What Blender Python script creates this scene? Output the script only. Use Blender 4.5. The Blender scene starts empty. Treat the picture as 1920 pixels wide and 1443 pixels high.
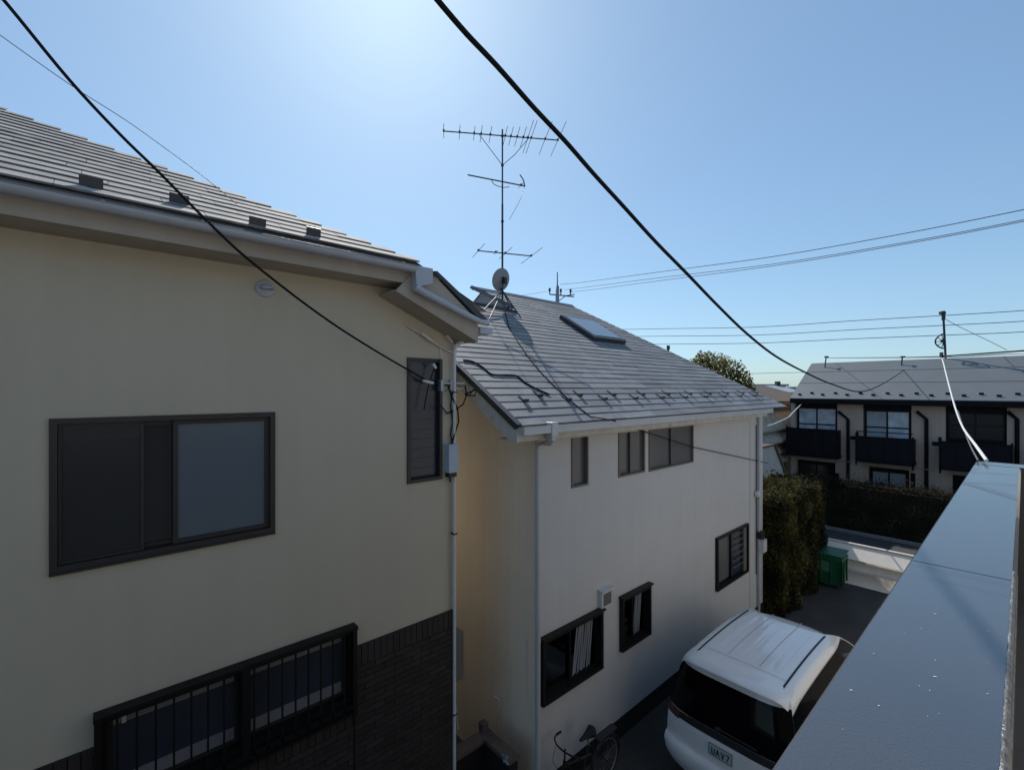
import bpy, math, random
from mathutils import Vector, Matrix
random.seed(7)
S = bpy.context.scene
COL = S.collection
R = math.radians
# ------------------------------------------------------------------ camera frame
# world: +X runs along the lane (away), +Y across it, ground z = 0, camera at (0, 0, CZ)
F_PX, CU, CV, CZ = 860.0, 960.0, 730.0, 5.9
TH = math.atan2(960.0, 860.0)
FW = Vector((math.cos(TH), math.sin(TH), 0)); RT = Vector((math.sin(TH), -math.cos(TH), 0))
CAM = Vector((0, 0, CZ))

def ray(u, v):
    return FW + RT*((u-CU)/F_PX) + Vector((0, 0, -(v-CV)/F_PX))
def at_t(u, v, t): return CAM + ray(u, v)*t
def at_y(u, v, y): d = ray(u, v); return CAM + d*(y/d.y)
def at_x(u, v, x): d = ray(u, v); return CAM + d*(x/d.x)
def at_z(u, v, z): d = ray(u, v); return CAM + d*((z-CZ)/d.z)
def at_roof(u, v, y0, z0, m):           # plane z = z0 + m (y - y0)
    d = ray(u, v); t = (z0 - m*y0 - CZ)/(d.z - m*d.y); return CAM + d*t

# ------------------------------------------------------------------ materials
def mat(name, col, rough=.6, metal=0.0, var=.12, scale=2.5, bump=0.0, bscale=80, spec=.5, coat=0.0, streak=0.0,
        tint=False, stain=None):
    m = bpy.data.materials.new(name); m.use_nodes = True
    nt = m.node_tree; N = nt.nodes; L = nt.links
    b = N['Principled BSDF']
    b.inputs['Roughness'].default_value = rough; b.inputs['Metallic'].default_value = metal
    b.inputs['Specular IOR Level'].default_value = spec; b.inputs['Coat Weight'].default_value = coat
    tc = N.new('ShaderNodeTexCoord')
    nz = N.new('ShaderNodeTexNoise'); nz.inputs['Scale'].default_value = scale; nz.inputs['Detail'].default_value = 6
    L.new(tc.outputs['Object'], nz.inputs['Vector'])
    mr = N.new('ShaderNodeMapRange'); mr.inputs['To Min'].default_value = 1-var; mr.inputs['To Max'].default_value = 1+var
    mr.inputs['From Min'].default_value = .25; mr.inputs['From Max'].default_value = .75
    L.new(nz.outputs['Fac'], mr.inputs['Value'])
    fac = mr.outputs['Result']
    def mul(a, bb):
        x = N.new('ShaderNodeMath'); x.operation = 'MULTIPLY'; L.new(a, x.inputs[0]); L.new(bb, x.inputs[1]); return x.outputs[0]
    if streak:
        mp = N.new('ShaderNodeMapping'); mp.inputs['Scale'].default_value = (7, 7, .35); L.new(tc.outputs['Object'], mp.inputs['Vector'])
        n2 = N.new('ShaderNodeTexNoise'); n2.inputs['Scale'].default_value = 1.0; n2.inputs['Detail'].default_value = 5
        L.new(mp.outputs['Vector'], n2.inputs['Vector'])
        m2 = N.new('ShaderNodeMapRange'); m2.inputs['From Min'].default_value = .35; m2.inputs['From Max'].default_value = .7
        m2.inputs['To Min'].default_value = 1.0; m2.inputs['To Max'].default_value = 1-streak
        L.new(n2.outputs['Fac'], m2.inputs['Value']); fac = mul(fac, m2.outputs['Result'])
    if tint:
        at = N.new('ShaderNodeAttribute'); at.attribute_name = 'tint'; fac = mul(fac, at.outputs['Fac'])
    mx = N.new('ShaderNodeVectorMath'); mx.operation = 'SCALE'; mx.inputs[0].default_value = col[:3]
    L.new(fac, mx.inputs['Scale'])
    src = mx.outputs['Vector']
    if stain:
        n3 = N.new('ShaderNodeTexNoise'); n3.inputs['Scale'].default_value = stain[1]; n3.inputs['Detail'].default_value = 8
        L.new(tc.outputs['Object'], n3.inputs['Vector'])
        r3 = N.new('ShaderNodeMapRange'); r3.inputs['From Min'].default_value = .52; r3.inputs['From Max'].default_value = .72
        r3.inputs['To Max'].default_value = stain[2]; L.new(n3.outputs['Fac'], r3.inputs['Value'])
        mc = N.new('ShaderNodeMix'); mc.data_type = 'RGBA'; L.new(r3.outputs['Result'], mc.inputs['Factor'])
        L.new(src, mc.inputs['A']); mc.inputs['B'].default_value = (*stain[0], 1); src = mc.outputs['Result']
    L.new(src, b.inputs['Base Color'])
    if bump:
        nb = N.new('ShaderNodeTexNoise'); nb.inputs['Scale'].default_value = bscale; nb.inputs['Detail'].default_value = 4
        L.new(tc.outputs['Object'], nb.inputs['Vector'])
        bp = N.new('ShaderNodeBump'); bp.inputs['Strength'].default_value = bump; bp.inputs['Distance'].default_value = .01
        L.new(nb.outputs['Fac'], bp.inputs['Height']); L.new(bp.outputs['Normal'], b.inputs['Normal'])
    return m

def glass_mat(name, col, rough=.06, tr=.0):
    m = bpy.data.materials.new(name); m.use_nodes = True
    nt = m.node_tree; N = nt.nodes; L = nt.links; b = N['Principled BSDF']
    b.inputs['Base Color'].default_value = (*col, 1); b.inputs['Roughness'].default_value = rough
    b.inputs['IOR'].default_value = 1.5
    if tr:
        t = N.new('ShaderNodeBsdfTransparent'); t.inputs['Color'].default_value = (.85, .88, .9, 1)
        g = N.new('ShaderNodeBsdfGlossy'); g.inputs['Roughness'].default_value = rough
        fr = N.new('ShaderNodeFresnel'); fr.inputs['IOR'].default_value = 1.5
        x = N.new('ShaderNodeMixShader'); L.new(fr.outputs[0], x.inputs[0]); L.new(t.outputs[0], x.inputs[1]); L.new(g.outputs[0], x.inputs[2])
        L.new(x.outputs[0], N['Material Output'].inputs['Surface'])
    return m

M = {}
M['beige'] = mat('beige_stucco', (.505, .445, .345), .9, var=.04, scale=1.2, bump=.22, bscale=110, streak=.04)
M['beige_trim'] = mat('beige_painted_board', (.40, .345, .285), .7, var=.08, streak=.1)
M['greyw'] = mat('warm_grey_siding', (.55, .54, .53), .8, var=.04, scale=1.4, bump=.08, bscale=120, streak=.035)
M['greytrim'] = mat('pale_trim_board', (.56, .54, .50), .7, var=.12, streak=.12, stain=((.25, .22, .18), 6, .5))
M['slate'] = mat('grey_roof_slates', (.208, .208, .212), .68, var=.16, scale=3.0, bump=.25, bscale=60, tint=True, stain=((.15, .148, .155), 3.5, .6))
M['slate2'] = mat('weathered_roof_slates', (.30, .28, .26), .8, var=.28, scale=4.0, bump=.3, bscale=60, tint=True, stain=((.44, .39, .33), 5, .7))
M['slate_plain'] = mat('plain_roof_slates', (.26, .26, .265), .6, var=.15, scale=8, bump=.3, bscale=40)
M['darkmetal'] = mat('dark_flashing', (.035, .036, .04), .45, var=.15)
M['ridge'] = mat('ridge_cap_metal', (.13, .13, .14), .4, metal=.3, var=.15)
M['gutter'] = mat('grey_gutter_plastic', (.42, .45, .50), .4, var=.07, streak=.06)
M['gutter_pale'] = mat('pale_gutter_plastic', (.50, .51, .52), .4, var=.07, streak=.08)
M['pvc'] = mat('white_pvc_pipe', (.62, .62, .61), .4, var=.05, streak=.06)
M['bronze'] = mat('bronze_aluminium', (.036, .032, .031), .5, metal=.2, var=.08)
M['blackfr'] = mat('black_aluminium', (.006, .006, .006), .5, spec=.3, var=.1)
M['pane_dark'] = glass_mat('dark_window_glass', (.018, .022, .028), .04)
M['screen'] = mat('insect_screen_pane', (.022, .025, .03), .28, var=.06, scale=30, spec=.35)
M['pane_sky'] = mat('frosted_pane_blue', (.10, .128, .155), .22, var=.04, spec=.5)
M['pane_frost'] = mat('frosted_pane_grey', (.115, .115, .122), .3, var=.12, scale=1.2)
M['pane_louvre'] = mat('smoked_louvre_glass', (.022, .032, .052), .25, var=.1, scale=4)
M['clear'] = glass_mat('clear_glass', (1, 1, 1), .02, tr=1)
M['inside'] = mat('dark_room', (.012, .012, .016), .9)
M['curtain'] = mat('pale_curtain', (.34, .36, .40), .9, var=.15, scale=3)
M['curtain_w'] = mat('white_curtain', (.62, .66, .70), .9, var=.15, scale=3)
M['brick'] = mat('dark_brown_brick', (.026, .018, .017), .7, var=.25, scale=9, bump=.3, bscale=60, tint=True)
M['slat'] = mat('grey_blind_slat', (.20, .215, .24), .7)
M['railgrey'] = mat('grey_sash_rail', (.19, .19, .20), .5)
M['pane_navy'] = mat('navy_tinted_pane', (.038, .044, .058), .2, var=.2, scale=2)
M['mortar'] = mat('dark_mortar', (.008, .007, .007), .9)
M['cable'] = mat('black_cable_sheath', (.012, .012, .013), .8, var=.1, spec=.15)
M['cable_g'] = mat('grey_cable_sheath', (.10, .10, .11), .5, var=.1)
M['cable_w'] = mat('white_cable_sheath', (.72, .72, .70), .5, var=.08)
M['steel'] = mat('galvanised_steel', (.30, .31, .32), .45, metal=.6, var=.12)
M['dark_steel'] = mat('dark_antenna_metal', (.04, .042, .045), .5, metal=.3, var=.1)
M['dish'] = mat('dish_back_paint', (.22, .23, .24), .5, var=.06)
M['asphalt'] = mat('lane_asphalt', (.044, .040, .036), .85, var=.25, scale=1.5, bump=.5, bscale=160, stain=((.07, .064, .058), 1.2, .5))
M['earth'] = mat('bare_earth', (.06, .052, .042), .95, var=.3, scale=.8, bump=.5, bscale=20)
M['street'] = mat('street_asphalt', (.05, .05, .052), .8, var=.2, scale=2, bump=.4, bscale=150)
M['concrete'] = mat('kerb_concrete', (.2, .2, .19), .9, var=.2, scale=6, bump=.3)
M['aptwall'] = mat('taupe_render', (.52, .41, .335), .85, var=.08, scale=2, streak=.12)
M['aptroof'] = mat('flat_grey_metal_roof', (.135, .147, .155), .55, var=.06, scale=1.2, streak=.05)
M['navy'] = mat('navy_balcony_panel', (.006, .0065, .011), .6, var=.15, scale=5, spec=.2)
M['black'] = mat('black_trim', (.005, .005, .006), .7, spec=.2)
M['green'] = mat('green_bin_plastic', (.010, .095, .045), .4, var=.12, scale=8)
M['greenp'] = mat('pale_bin_label', (.06, .16, .11), .5, var=.1)
M['white'] = mat('white_gate_paint', (.74, .69, .61), .35, var=.05, coat=.5, streak=.06)
M['cap'] = mat('coated_parapet_metal', (.058, .064, .076), .26, metal=.1, coat=.4, var=.07, scale=3, bump=.1, bscale=220, stain=((.045, .058, .078), 1.1, .7), spec=.9)
M['capworn'] = mat('worn_parapet_edge', (.34, .33, .31), .3, metal=.5, var=.5, scale=60, bump=1.0, bscale=120, stain=((.10, .10, .10), 40, .85))
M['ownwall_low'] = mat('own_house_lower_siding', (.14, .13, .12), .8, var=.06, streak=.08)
M['tanwall'] = mat('tan_end_wall', (.80, .70, .57), .85, var=.05, scale=1.4, bump=.08, bscale=120, streak=.05)
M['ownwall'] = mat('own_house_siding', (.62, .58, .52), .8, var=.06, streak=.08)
M['droppings'] = mat('white_paint_specks', (.75, .76, .76), .7)
M['carwhite'] = mat('white_car_paint', (.80, .81, .82), .22, var=.02, coat=.6, spec=.5)
M['cardark'] = glass_mat('privacy_glass', (.003, .003, .004), .08); M['cardark'].node_tree.nodes['Principled BSDF'].inputs['IOR'].default_value = 1.25
M['blackplastic'] = mat('black_plastic', (.012, .012, .013), .5)
M['tyre'] = mat('tyre_rubber', (.015, .015, .015), .85, bump=.3)
M['rim'] = mat('alloy_rim', (.45, .46, .47), .3, metal=.8)
M['lamp'] = mat('smoked_lamp_lens', (.02, .005, .005), .15, coat=.5)
M['plate'] = mat('number_plate_white', (.55, .58, .58), .4, var=.03)
M['plateink'] = mat('number_plate_green', (.01, .06, .045), .5)
M['chrome'] = mat('chrome_trim', (.5, .5, .52), .15, metal=1)
M['rust'] = mat('rust_brown_board', (.10, .07, .05), .85, var=.3, scale=5, bump=.3)
M['tanroof'] = mat('tan_tin_roof', (.52, .44, .34), .8, var=.3, scale=4, streak=.2, bump=.3)
M['farwall'] = mat('pale_render', (.50, .47, .44), .85, var=.1, streak=.1)
M['farblue'] = mat('pale_blue_roof', (.30, .34, .38), .7, var=.15)
M['bark'] = mat('tree_bark', (.06, .045, .03), .9, var=.3, bump=.5)
M['wallcap'] = mat('brown_wall_coping', (.10, .075, .065), .8, var=.2, scale=6, bump=.3)
M['heater'] = mat('grey_brown_casing', (.14, .13, .12), .5, var=.1)
M['paleblue'] = mat('pale_blue_box_paint', (.40, .48, .58), .5, var=.06)
M['ink'] = mat('label_white', (.6, .62, .62), .6)
M['stripe'] = mat('dark_curtain_stripe', (.03, .035, .05), .9)

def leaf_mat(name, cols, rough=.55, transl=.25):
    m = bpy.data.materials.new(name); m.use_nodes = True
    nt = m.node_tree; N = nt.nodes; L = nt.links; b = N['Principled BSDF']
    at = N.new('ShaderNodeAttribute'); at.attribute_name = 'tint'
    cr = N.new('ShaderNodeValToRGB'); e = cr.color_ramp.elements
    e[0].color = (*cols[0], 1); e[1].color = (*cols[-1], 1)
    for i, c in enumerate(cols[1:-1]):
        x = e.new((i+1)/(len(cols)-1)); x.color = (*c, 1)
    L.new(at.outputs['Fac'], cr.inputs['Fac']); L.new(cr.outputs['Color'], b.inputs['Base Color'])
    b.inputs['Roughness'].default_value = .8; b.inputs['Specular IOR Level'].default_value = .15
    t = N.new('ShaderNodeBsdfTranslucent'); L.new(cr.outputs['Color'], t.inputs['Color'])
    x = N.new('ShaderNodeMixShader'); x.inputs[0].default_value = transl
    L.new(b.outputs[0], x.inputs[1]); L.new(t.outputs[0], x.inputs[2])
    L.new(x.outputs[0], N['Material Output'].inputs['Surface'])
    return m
M['hedgeleaf'] = leaf_mat('hedge_leaves', [(.009, .010, .005), (.026, .026, .011), (.12, .105, .032), (.28, .22, .08)])
M['hedgeleaf2'] = leaf_mat('long_hedge_leaves', [(.015, .014, .009), (.032, .028, .017), (.08, .06, .034), (.24, .16, .10)])
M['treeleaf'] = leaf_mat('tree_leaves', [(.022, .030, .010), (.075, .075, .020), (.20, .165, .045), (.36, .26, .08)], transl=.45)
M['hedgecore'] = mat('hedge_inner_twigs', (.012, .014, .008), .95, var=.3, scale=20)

# ------------------------------------------------------------------ mesh builder
ORG = {}
class MB:
    def __init__(s): s.v = []; s.f = []; s.t = []; s.sm = []; s.uv = None
    def add(s, vs, fs, tint=1.0, smooth=False):
        o = len(s.v); s.v += [tuple(p) for p in vs]
        for f in fs:
            s.f.append([o+i for i in f]); s.t.append(tint); s.sm.append(smooth)
    def quad(s, a, b, c, d, tint=1.0): s.add([a, b, c, d], [(0, 1, 2, 3)], tint)
    def poly(s, pts, tint=1.0): s.add(pts, [tuple(range(len(pts)))], tint)
    def box(s, x0, x1, y0, y1, z0, z1, tint=1.0):
        if x0 > x1: x0, x1 = x1, x0
        if y0 > y1: y0, y1 = y1, y0
        if z0 > z1: z0, z1 = z1, z0
        s.add([(x0,y0,z0),(x1,y0,z0),(x1,y1,z0),(x0,y1,z0),(x0,y0,z1),(x1,y0,z1),(x1,y1,z1),(x0,y1,z1)],
              [(0,3,2,1),(4,5,6,7),(0,1,5,4),(1,2,6,5),(2,3,7,6),(3,0,4,7)], tint)
    def obox(s, c, ax, ay, az, tint=1.0):          # oriented box: centre + three half-axis vectors
        c, ax, ay, az = Vector(c), Vector(ax), Vector(ay), Vector(az); P = []
        for k in (-1, 1):
            for (i, j) in ((-1,-1),(1,-1),(1,1),(-1,1)): P.append(c + ax*i + ay*j + az*k)
        s.add(P, [(0,3,2,1),(4,5,6,7),(0,1,5,4),(1,2,6,5),(2,3,7,6),(3,0,4,7)], tint)
    def prism(s, poly, off, tint=1.0):             # polygon extruded by a vector
        off = Vector(off); n = len(poly); P = [Vector(p) for p in poly]; Q = [p+off for p in P]
        s.add(P+Q, [tuple(range(n-1, -1, -1)), tuple(range(n, 2*n))] + [(i, (i+1) % n, n+(i+1) % n, n+i) for i in range(n)], tint)
    def tube(s, pts, r, n=8, caps=True, tint=1.0):
        pts = [Vector(p) for p in pts]; rs = r if isinstance(r, (list, tuple)) else [r]*len(pts)
        V = []; prev = None
        for i, p in enumerate(pts):
            d = (pts[min(i+1, len(pts)-1)] - pts[max(i-1, 0)]).normalized()
            if prev is None:
                a = Vector((0, 0, 1)) if abs(d.z) < .9 else Vector((1, 0, 0)); x = d.cross(a).normalized()
            else: x = (prev - d*prev.dot(d)).normalized()
            y = d.cross(x); prev = x
            for k in range(n):
                an = 2*math.pi*k/n; V.append(p + (x*math.cos(an) + y*math.sin(an))*rs[i])
        Fc = []
        for i in range(len(pts)-1):
            for k in range(n): Fc.append((i*n+k, i*n+(k+1) % n, (i+1)*n+(k+1) % n, (i+1)*n+k))
        o = len(s.f); s.add(V, Fc, tint, True)
        if caps: s.add(V[:n], [tuple(range(n-1, -1, -1))], tint); s.add(V[-n:], [tuple(range(n))], tint)
    def lathe(s, c, axis, prof, n=24, tint=1.0):   # prof: (radius, distance along axis)
        c = Vector(c); a = Vector(axis).normalized()
        x = a.cross(Vector((0, 0, 1)) if abs(a.z) < .9 else Vector((1, 0, 0))).normalized(); y = a.cross(x); V = []
        for (r, h) in prof:
            for k in range(n):
                an = 2*math.pi*k/n; V.append(c + a*h + (x*math.cos(an)+y*math.sin(an))*r)
        Fc = [(i*n+k, i*n+(k+1) % n, (i+1)*n+(k+1) % n, (i+1)*n+k) for i in range(len(prof)-1) for k in range(n)]
        s.add(V, Fc, tint, True)
    def grid(s, rows, tint=1.0, close=False):      # rows of points -> smooth quads
        n = len(rows[0]); V = [p for r in rows for p in r]; Fc = []
        for i in range(len(rows)-1):
            for k in range(n-1): Fc.append((i*n+k, i*n+k+1, (i+1)*n+k+1, (i+1)*n+k))
        s.add(V, Fc, tint, True)
    def build(s, name, material, parent=None, org=None, tintattr=False, bevel=0):
        o0 = ORG.get(parent.name, Vector()) if parent else Vector(org or (0, 0, 0))
        me = bpy.data.meshes.new(name)
        me.from_pydata([tuple(Vector(p)-o0) for p in s.v], [], s.f); me.update()
        me.polygons.foreach_set('use_smooth', s.sm)
        if tintattr:
            a = me.attributes.new('tint', 'FLOAT', 'FACE'); a.data.foreach_set('value', s.t)
        me.materials.append(material)
        o = bpy.data.objects.new(name, me); COL.objects.link(o)
        if parent: o.parent = parent; ORG[o.name] = o0
        else: o.location = o0; ORG[o.name] = o0
        if bevel:
            b = o.modifiers.new('bevel', 'BEVEL'); b.width = bevel; b.segments = 2; b.limit_method = 'ANGLE'; b.angle_limit = R(40)
        return o

def tag(o, label=None, cat=None, group=None, kind=None):
    if label: o['label'] = label
    if cat: o['category'] = cat
    if group: o['group'] = group
    if kind: o['kind'] = kind
    return o
def thing(name, loc, label, cat, group=None):
    o = bpy.data.objects.new(name, None); COL.objects.link(o); o.location = loc; o.empty_display_size = .2
    ORG[o.name] = Vector(loc); return tag(o, label, cat, group)
def dup(o, parent, dloc):
    c = o.copy(); COL.objects.link(c); c.parent = parent; c.location = o.location + Vector(dloc); ORG[c.name] = ORG[o.name]
    for ch in o.children:
        d = ch.copy(); COL.objects.link(d); d.parent = c; ORG[d.name] = ORG[ch.name]
    return c

# wall frame: (a, h, d) = along, height, outward.  axis 'Y' faces -Y, axis 'X' faces -X, 'PX' faces +X
def W3(axis, c, a, h, d):
    if axis == 'Y': return (a, c-d, h)
    if axis == 'X': return (c-d, a, h)
    return (c+d, a, h)
def wbox(mb, axis, c, a0, a1, h0, h1, d0, d1, tint=1.0):
    p = W3(axis, c, a0, h0, d0); q = W3(axis, c, a1, h1, d1)
    mb.box(p[0], q[0], p[1], q[1], p[2], q[2], tint)
def holed(mb, axis, c, a0, a1, h0, h1, holes, depth=.10):
    A = sorted({a0, a1, *[x for h in holes for x in h[:2]]}); H = sorted({h0, h1, *[x for h in holes for x in h[2:]]})
    A = [x for x in A if a0 <= x <= a1]; H = [x for x in H if h0 <= x <= h1]
    P = lambda a, h, d: W3(axis, c, a, h, d)
    for i in range(len(A)-1):
        for j in range(len(H)-1):
            ca, ch = (A[i]+A[i+1])/2, (H[j]+H[j+1])/2
            if any(h[0] < ca < h[1] and h[2] < ch < h[3] for h in holes): continue
            mb.quad(P(A[i], H[j], 0), P(A[i+1], H[j], 0), P(A[i+1], H[j+1], 0), P(A[i], H[j+1], 0))
    for (x0, x1, y0, y1) in holes:
        for (p, q) in (((x0, y0), (x1, y0)), ((x1, y0), (x1, y1)), ((x1, y1), (x0, y1)), ((x0, y1), (x0, y0))):
            mb.quad(P(*p, 0), P(*p, -depth), P(*q, -depth), P(*q, 0))

def frame_mb(axis, c, a0, a1, h0, h1, w, d0, d1, mull=(), mw=.04, tran=()):
    mb = MB()
    wbox(mb, axis, c, a0, a0+w, h0, h1, d0, d1); wbox(mb, axis, c, a1-w, a1, h0, h1, d0, d1)
    wbox(mb, axis, c, a0+w, a1-w, h0, h0+w, d0, d1); wbox(mb, axis, c, a0+w, a1-w, h1-w, h1, d0, d1)
    for m in mull: wbox(mb, axis, c, m-mw/2, m+mw/2, h0+w, h1-w, d0, d1-.006)
    for t in tran: wbox(mb, axis, c, a0+w, a1-w, t-mw/2, t+mw/2, d0, d1-.009)
    return mb
def pane(parent, axis, c, a0, a1, h0, h1, d, m, name='pane'):
    mb = MB(); wbox(mb, axis, c, a0, a1, h0, h1, d-.012, d); return mb.build(name, m, parent)

def shingles(mb, xl, xr, y0, y1, z0, m, exp=.18, lip=.012, width=.91, seed=1, jag=0.0):
    """courses of slates on the plane z = z0 + m (y - y0), facing -y, each course lipped over the one below"""
    rnd = random.Random(seed); dy = exp/math.sqrt(1+m*m); n = Vector((0, -m, 1)).normalized(); k = 0; y = y0
    P = lambda x, yy, l: Vector((x, yy, z0 + m*(yy-y0))) + n*l
    while y < y1-.01:
        yb = min(y+dy, y1); a, b = xl(y), xr(y)+jag; off = rnd.random()*width
        xs = [a] + [x for i in range(80) if a+.06 < (x := a - off + width*i + rnd.uniform(-.01, .01)) < b-.06] + [b]
        ct = rnd.uniform(.93, 1.05)
        for i in range(len(xs)-1):
            l = lip + rnd.uniform(-.002, .003); t = ct*rnd.uniform(.76, 1.17)
            p, q = xs[i]+(.002 if i else 0), xs[i+1]-(.002 if i < len(xs)-2 else 0)
            A, B, C, D = P(p, y, l), P(q, y, l), P(q, yb, .002), P(p, yb, .002); A0, B0 = P(p, y, -.004), P(q, y, -.004)
            C0, D0 = P(q, yb, -.004), P(p, yb, -.004)
            mb.add([A, B, C, D], [(0,1,2,3)], t); mb.add([A, B, C, D, A0, B0, C0, D0], [(4,5,1,0),(5,6,2,1),(7,4,0,3)], t*.5)      # cut edges darkened, painting in the shadow line under each course
        y = yb; k += 1

# ------------------------------------------------------------------ world, sun, camera
SUN = Vector((.57, 1.15, 1.24)).normalized()
elev = math.asin(SUN.z); az = math.atan2(SUN.x, SUN.y)
w = bpy.data.worlds.new('World'); S.world = w; w.use_nodes = True
nt = w.node_tree; bg = nt.nodes['Background']
sk = nt.nodes.new('ShaderNodeTexSky'); sk.sky_type = 'NISHITA'; sk.sun_disc = False
sk.sun_elevation = elev; sk.sun_rotation = az
sk.air_density = 1.0; sk.dust_density = .6; sk.ozone_density = 1.6; sk.altitude = 50
gm_ = nt.nodes.new('ShaderNodeGamma'); gm_.inputs['Gamma'].default_value = .62      # softer sky contrast, as a phone camera records it
gx_ = nt.nodes.new('ShaderNodeMix'); gx_.data_type = 'RGBA'; gx_.blend_type = 'MULTIPLY'; gx_.inputs['Factor'].default_value = 1
nt.links.new(sk.outputs[0], gm_.inputs['Color']); nt.links.new(gm_.outputs[0], gx_.inputs['A']); gx_.inputs['B'].default_value = (1.27, 1.68, 2.0, 1)
nt.links.new(gx_.outputs['Result'], bg.inputs['Color']); bg.inputs['Strength'].default_value = .13
sl = bpy.data.lights.new('sun', 'SUN'); sl.energy = 4.1; sl.angle = R(.5); sl.color = (1, .95, .87)
so = bpy.data.objects.new('sun', sl); COL.objects.link(so); so.rotation_euler = SUN.to_track_quat('Z', 'Y').to_euler(); so.location = (0, 0, 30)
cd = bpy.data.cameras.new('camera'); co = bpy.data.objects.new('camera', cd); COL.objects.link(co)
co.location = CAM; co.rotation_euler = (R(90), 0, TH - R(90))
cd.sensor_fit = 'HORIZONTAL'; cd.sensor_width = 36; cd.lens = 36*F_PX/1920; cd.shift_y = (CV-721.5)/1920
cd.clip_start = .05; cd.clip_end = 3000; S.camera = co
S.view_settings.view_transform = 'Standard'; S.view_settings.look = 'None'; S.view_settings.exposure = 0; S.view_settings.gamma = 1
S.cycles.max_bounces = 8; S.cycles.diffuse_bounces = 4

# ------------------------------------------------------------------ ground
def sheet(name, x0, x1, y0, y1, z, m):
    mb = MB(); mb.quad((x0, y0, z), (x1, y0, z), (x1, y1, z), (x0, y1, z)); return tag(mb.build(name, m), kind='structure')
sheet('ground', -600, 1500, -1200, 1200, 0, M['earth'])
W_ = 4.58; L_ = 4.95; GX = 17.05; HX = 23.2; AX = 25.8
sheet('lane', -12, GX+.3, -.2, 4.15, .004, M['asphalt'])
sheet('street', GX+.3, HX-.35, -40, 60, .006, M['street'])
mb = MB(); mb.box(HX-.35, HX-.2, -40, 7.2, 0, .12); tag(mb.build('kerb', M['concrete'], bevel=.01), kind='structure')

# ------------------------------------------------------------------ LEFT HOUSE (beige)
lh = thing('beige_house', (1, L_, 0), 'beige stucco house at left with brown brick base and hipped slate roof', 'house')
XR = at_y(851, 900, L_).x
m1 = .577; ye = L_-.43; ze = at_y(0, 326, ye).z
H0 = at_roof(785, 494, ye, ze, m1); H1 = at_roof(0, 205, ye, ze, m1); H0.y = max(H0.y, ye)
hs = (H1.x-H0.x)/(H1.y-H0.y)                  # hip: x as a function of y
hipx = lambda y: H0.x + hs*(y-H0.y)
YT = ye + 4.6; ZT = ze + m1*(YT-ye)
XE = at_y(912, 604, ye).x
m2 = -m1/hs                                    # fall of the end slope along +x
zE = ze + m1*(H0.y-ye) - m2*(XE-H0.x)
z_soff = at_y(0, 400, L_-.38).z
xl0 = -5.0
# windows on the front wall, measured on the plane y = L_
def rect(u0, v0, u1, v1, y): p = at_y(u0, v0, y); q = at_y(u1, v1, y); return p.x, q.x, min(p.z, q.z), max(p.z, q.z)
ux0, ux1 = at_y(92, 900, L_).x, at_y(515, 900, L_).x
uz1, uz0 = at_y(515, 772, L_).z, at_y(515, 995, L_).z
sx0, sx1 = at_y(763, 800, L_).x, at_y(828, 800, L_).x
sz1, sz0 = at_y(763, 670, L_).z, at_y(763, 907, L_).z
gx0, gx1 = at_y(181, 1400, L_).x, at_y(660, 1250, L_).x
gz1 = at_y(660, 1172, L_).z; gz0 = at_y(660, 1309, L_).z
bz = at_y(850, 1140, L_).z                    # top of the brick base
holes = [(ux0, ux1, uz0, uz1), (sx0, sx1, sz0, sz1), (gx0, gx1, gz0, gz1)]
mb = MB(); ztop = z_soff
xk = H0.x - .05
holed(mb, 'Y', L_, xl0, xk, 0, ztop, holes[:1] + [holes[2]], .09)
holed(mb, 'Y', L_, xk, XR, 0, sz1+.12, holes[1:2], .09)
zr = lambda x: ze - .22 + m1*(L_-ye)*0 - m2*(x-H0.x)
mb.poly([(xk, L_, sz1+.12), (XR, L_, sz1+.12), (XR, L_, max(zr(XR), sz1+.13)), (xk, L_, ztop)])
mb.poly([(XR, L_, 0), (XR, L_+7, 0), (XR, L_+7, zr(XR)), (XR, L_, zr(XR))])
mb.poly([(xl0, L_, 0), (xl0, L_, ztop), (xl0, L_+7, ztop), (xl0, L_+7, 0)])
mb.poly([(XR, L_+7, 0), (xl0, L_+7, 0), (xl0, L_+7, ztop), (XR, L_+7, ztop)])
mb.build('wall', M['beige'], lh)
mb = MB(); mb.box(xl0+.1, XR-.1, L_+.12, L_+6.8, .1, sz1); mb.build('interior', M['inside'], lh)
# roof
mb = MB()
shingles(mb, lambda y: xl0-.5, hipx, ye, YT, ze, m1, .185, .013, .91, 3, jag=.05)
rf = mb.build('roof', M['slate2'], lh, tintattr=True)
mb = MB()
HT = Vector((hipx(YT), YT, ZT)); yb2 = YT + 4.6
mb.poly([(XE, ye, zE), (XE, yb2, zE), (HT.x, YT+.01, ZT), (H0.x, H0.y, ze + m1*(H0.y-ye))])
mb.poly([(xl0-.5, yb2, ze), (xl0-.5, YT, ZT), (HT.x, YT, ZT), (XE, yb2, zE)])
mb.poly([(xl0-.5, ye, ze-.03), (H0.x-.08, ye, ze-.03), (HT.x-.08, YT, ZT-.03), (xl0-.5, YT, ZT-.03)])
mb.build('roof_slope', M['slate_plain'], lh)
mb = MB()        # fascia under the gutter, soffit
mb.box(xl0-.5, H0.x+.05, L_-.38, L_-.355, z_soff, ze-.04)
mb.box(xl0-.5, H0.x+.02, L_-.355, L_+.0, z_soff, z_soff+.02)
mb.build('fascia', M['beige_trim'], lh)
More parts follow.
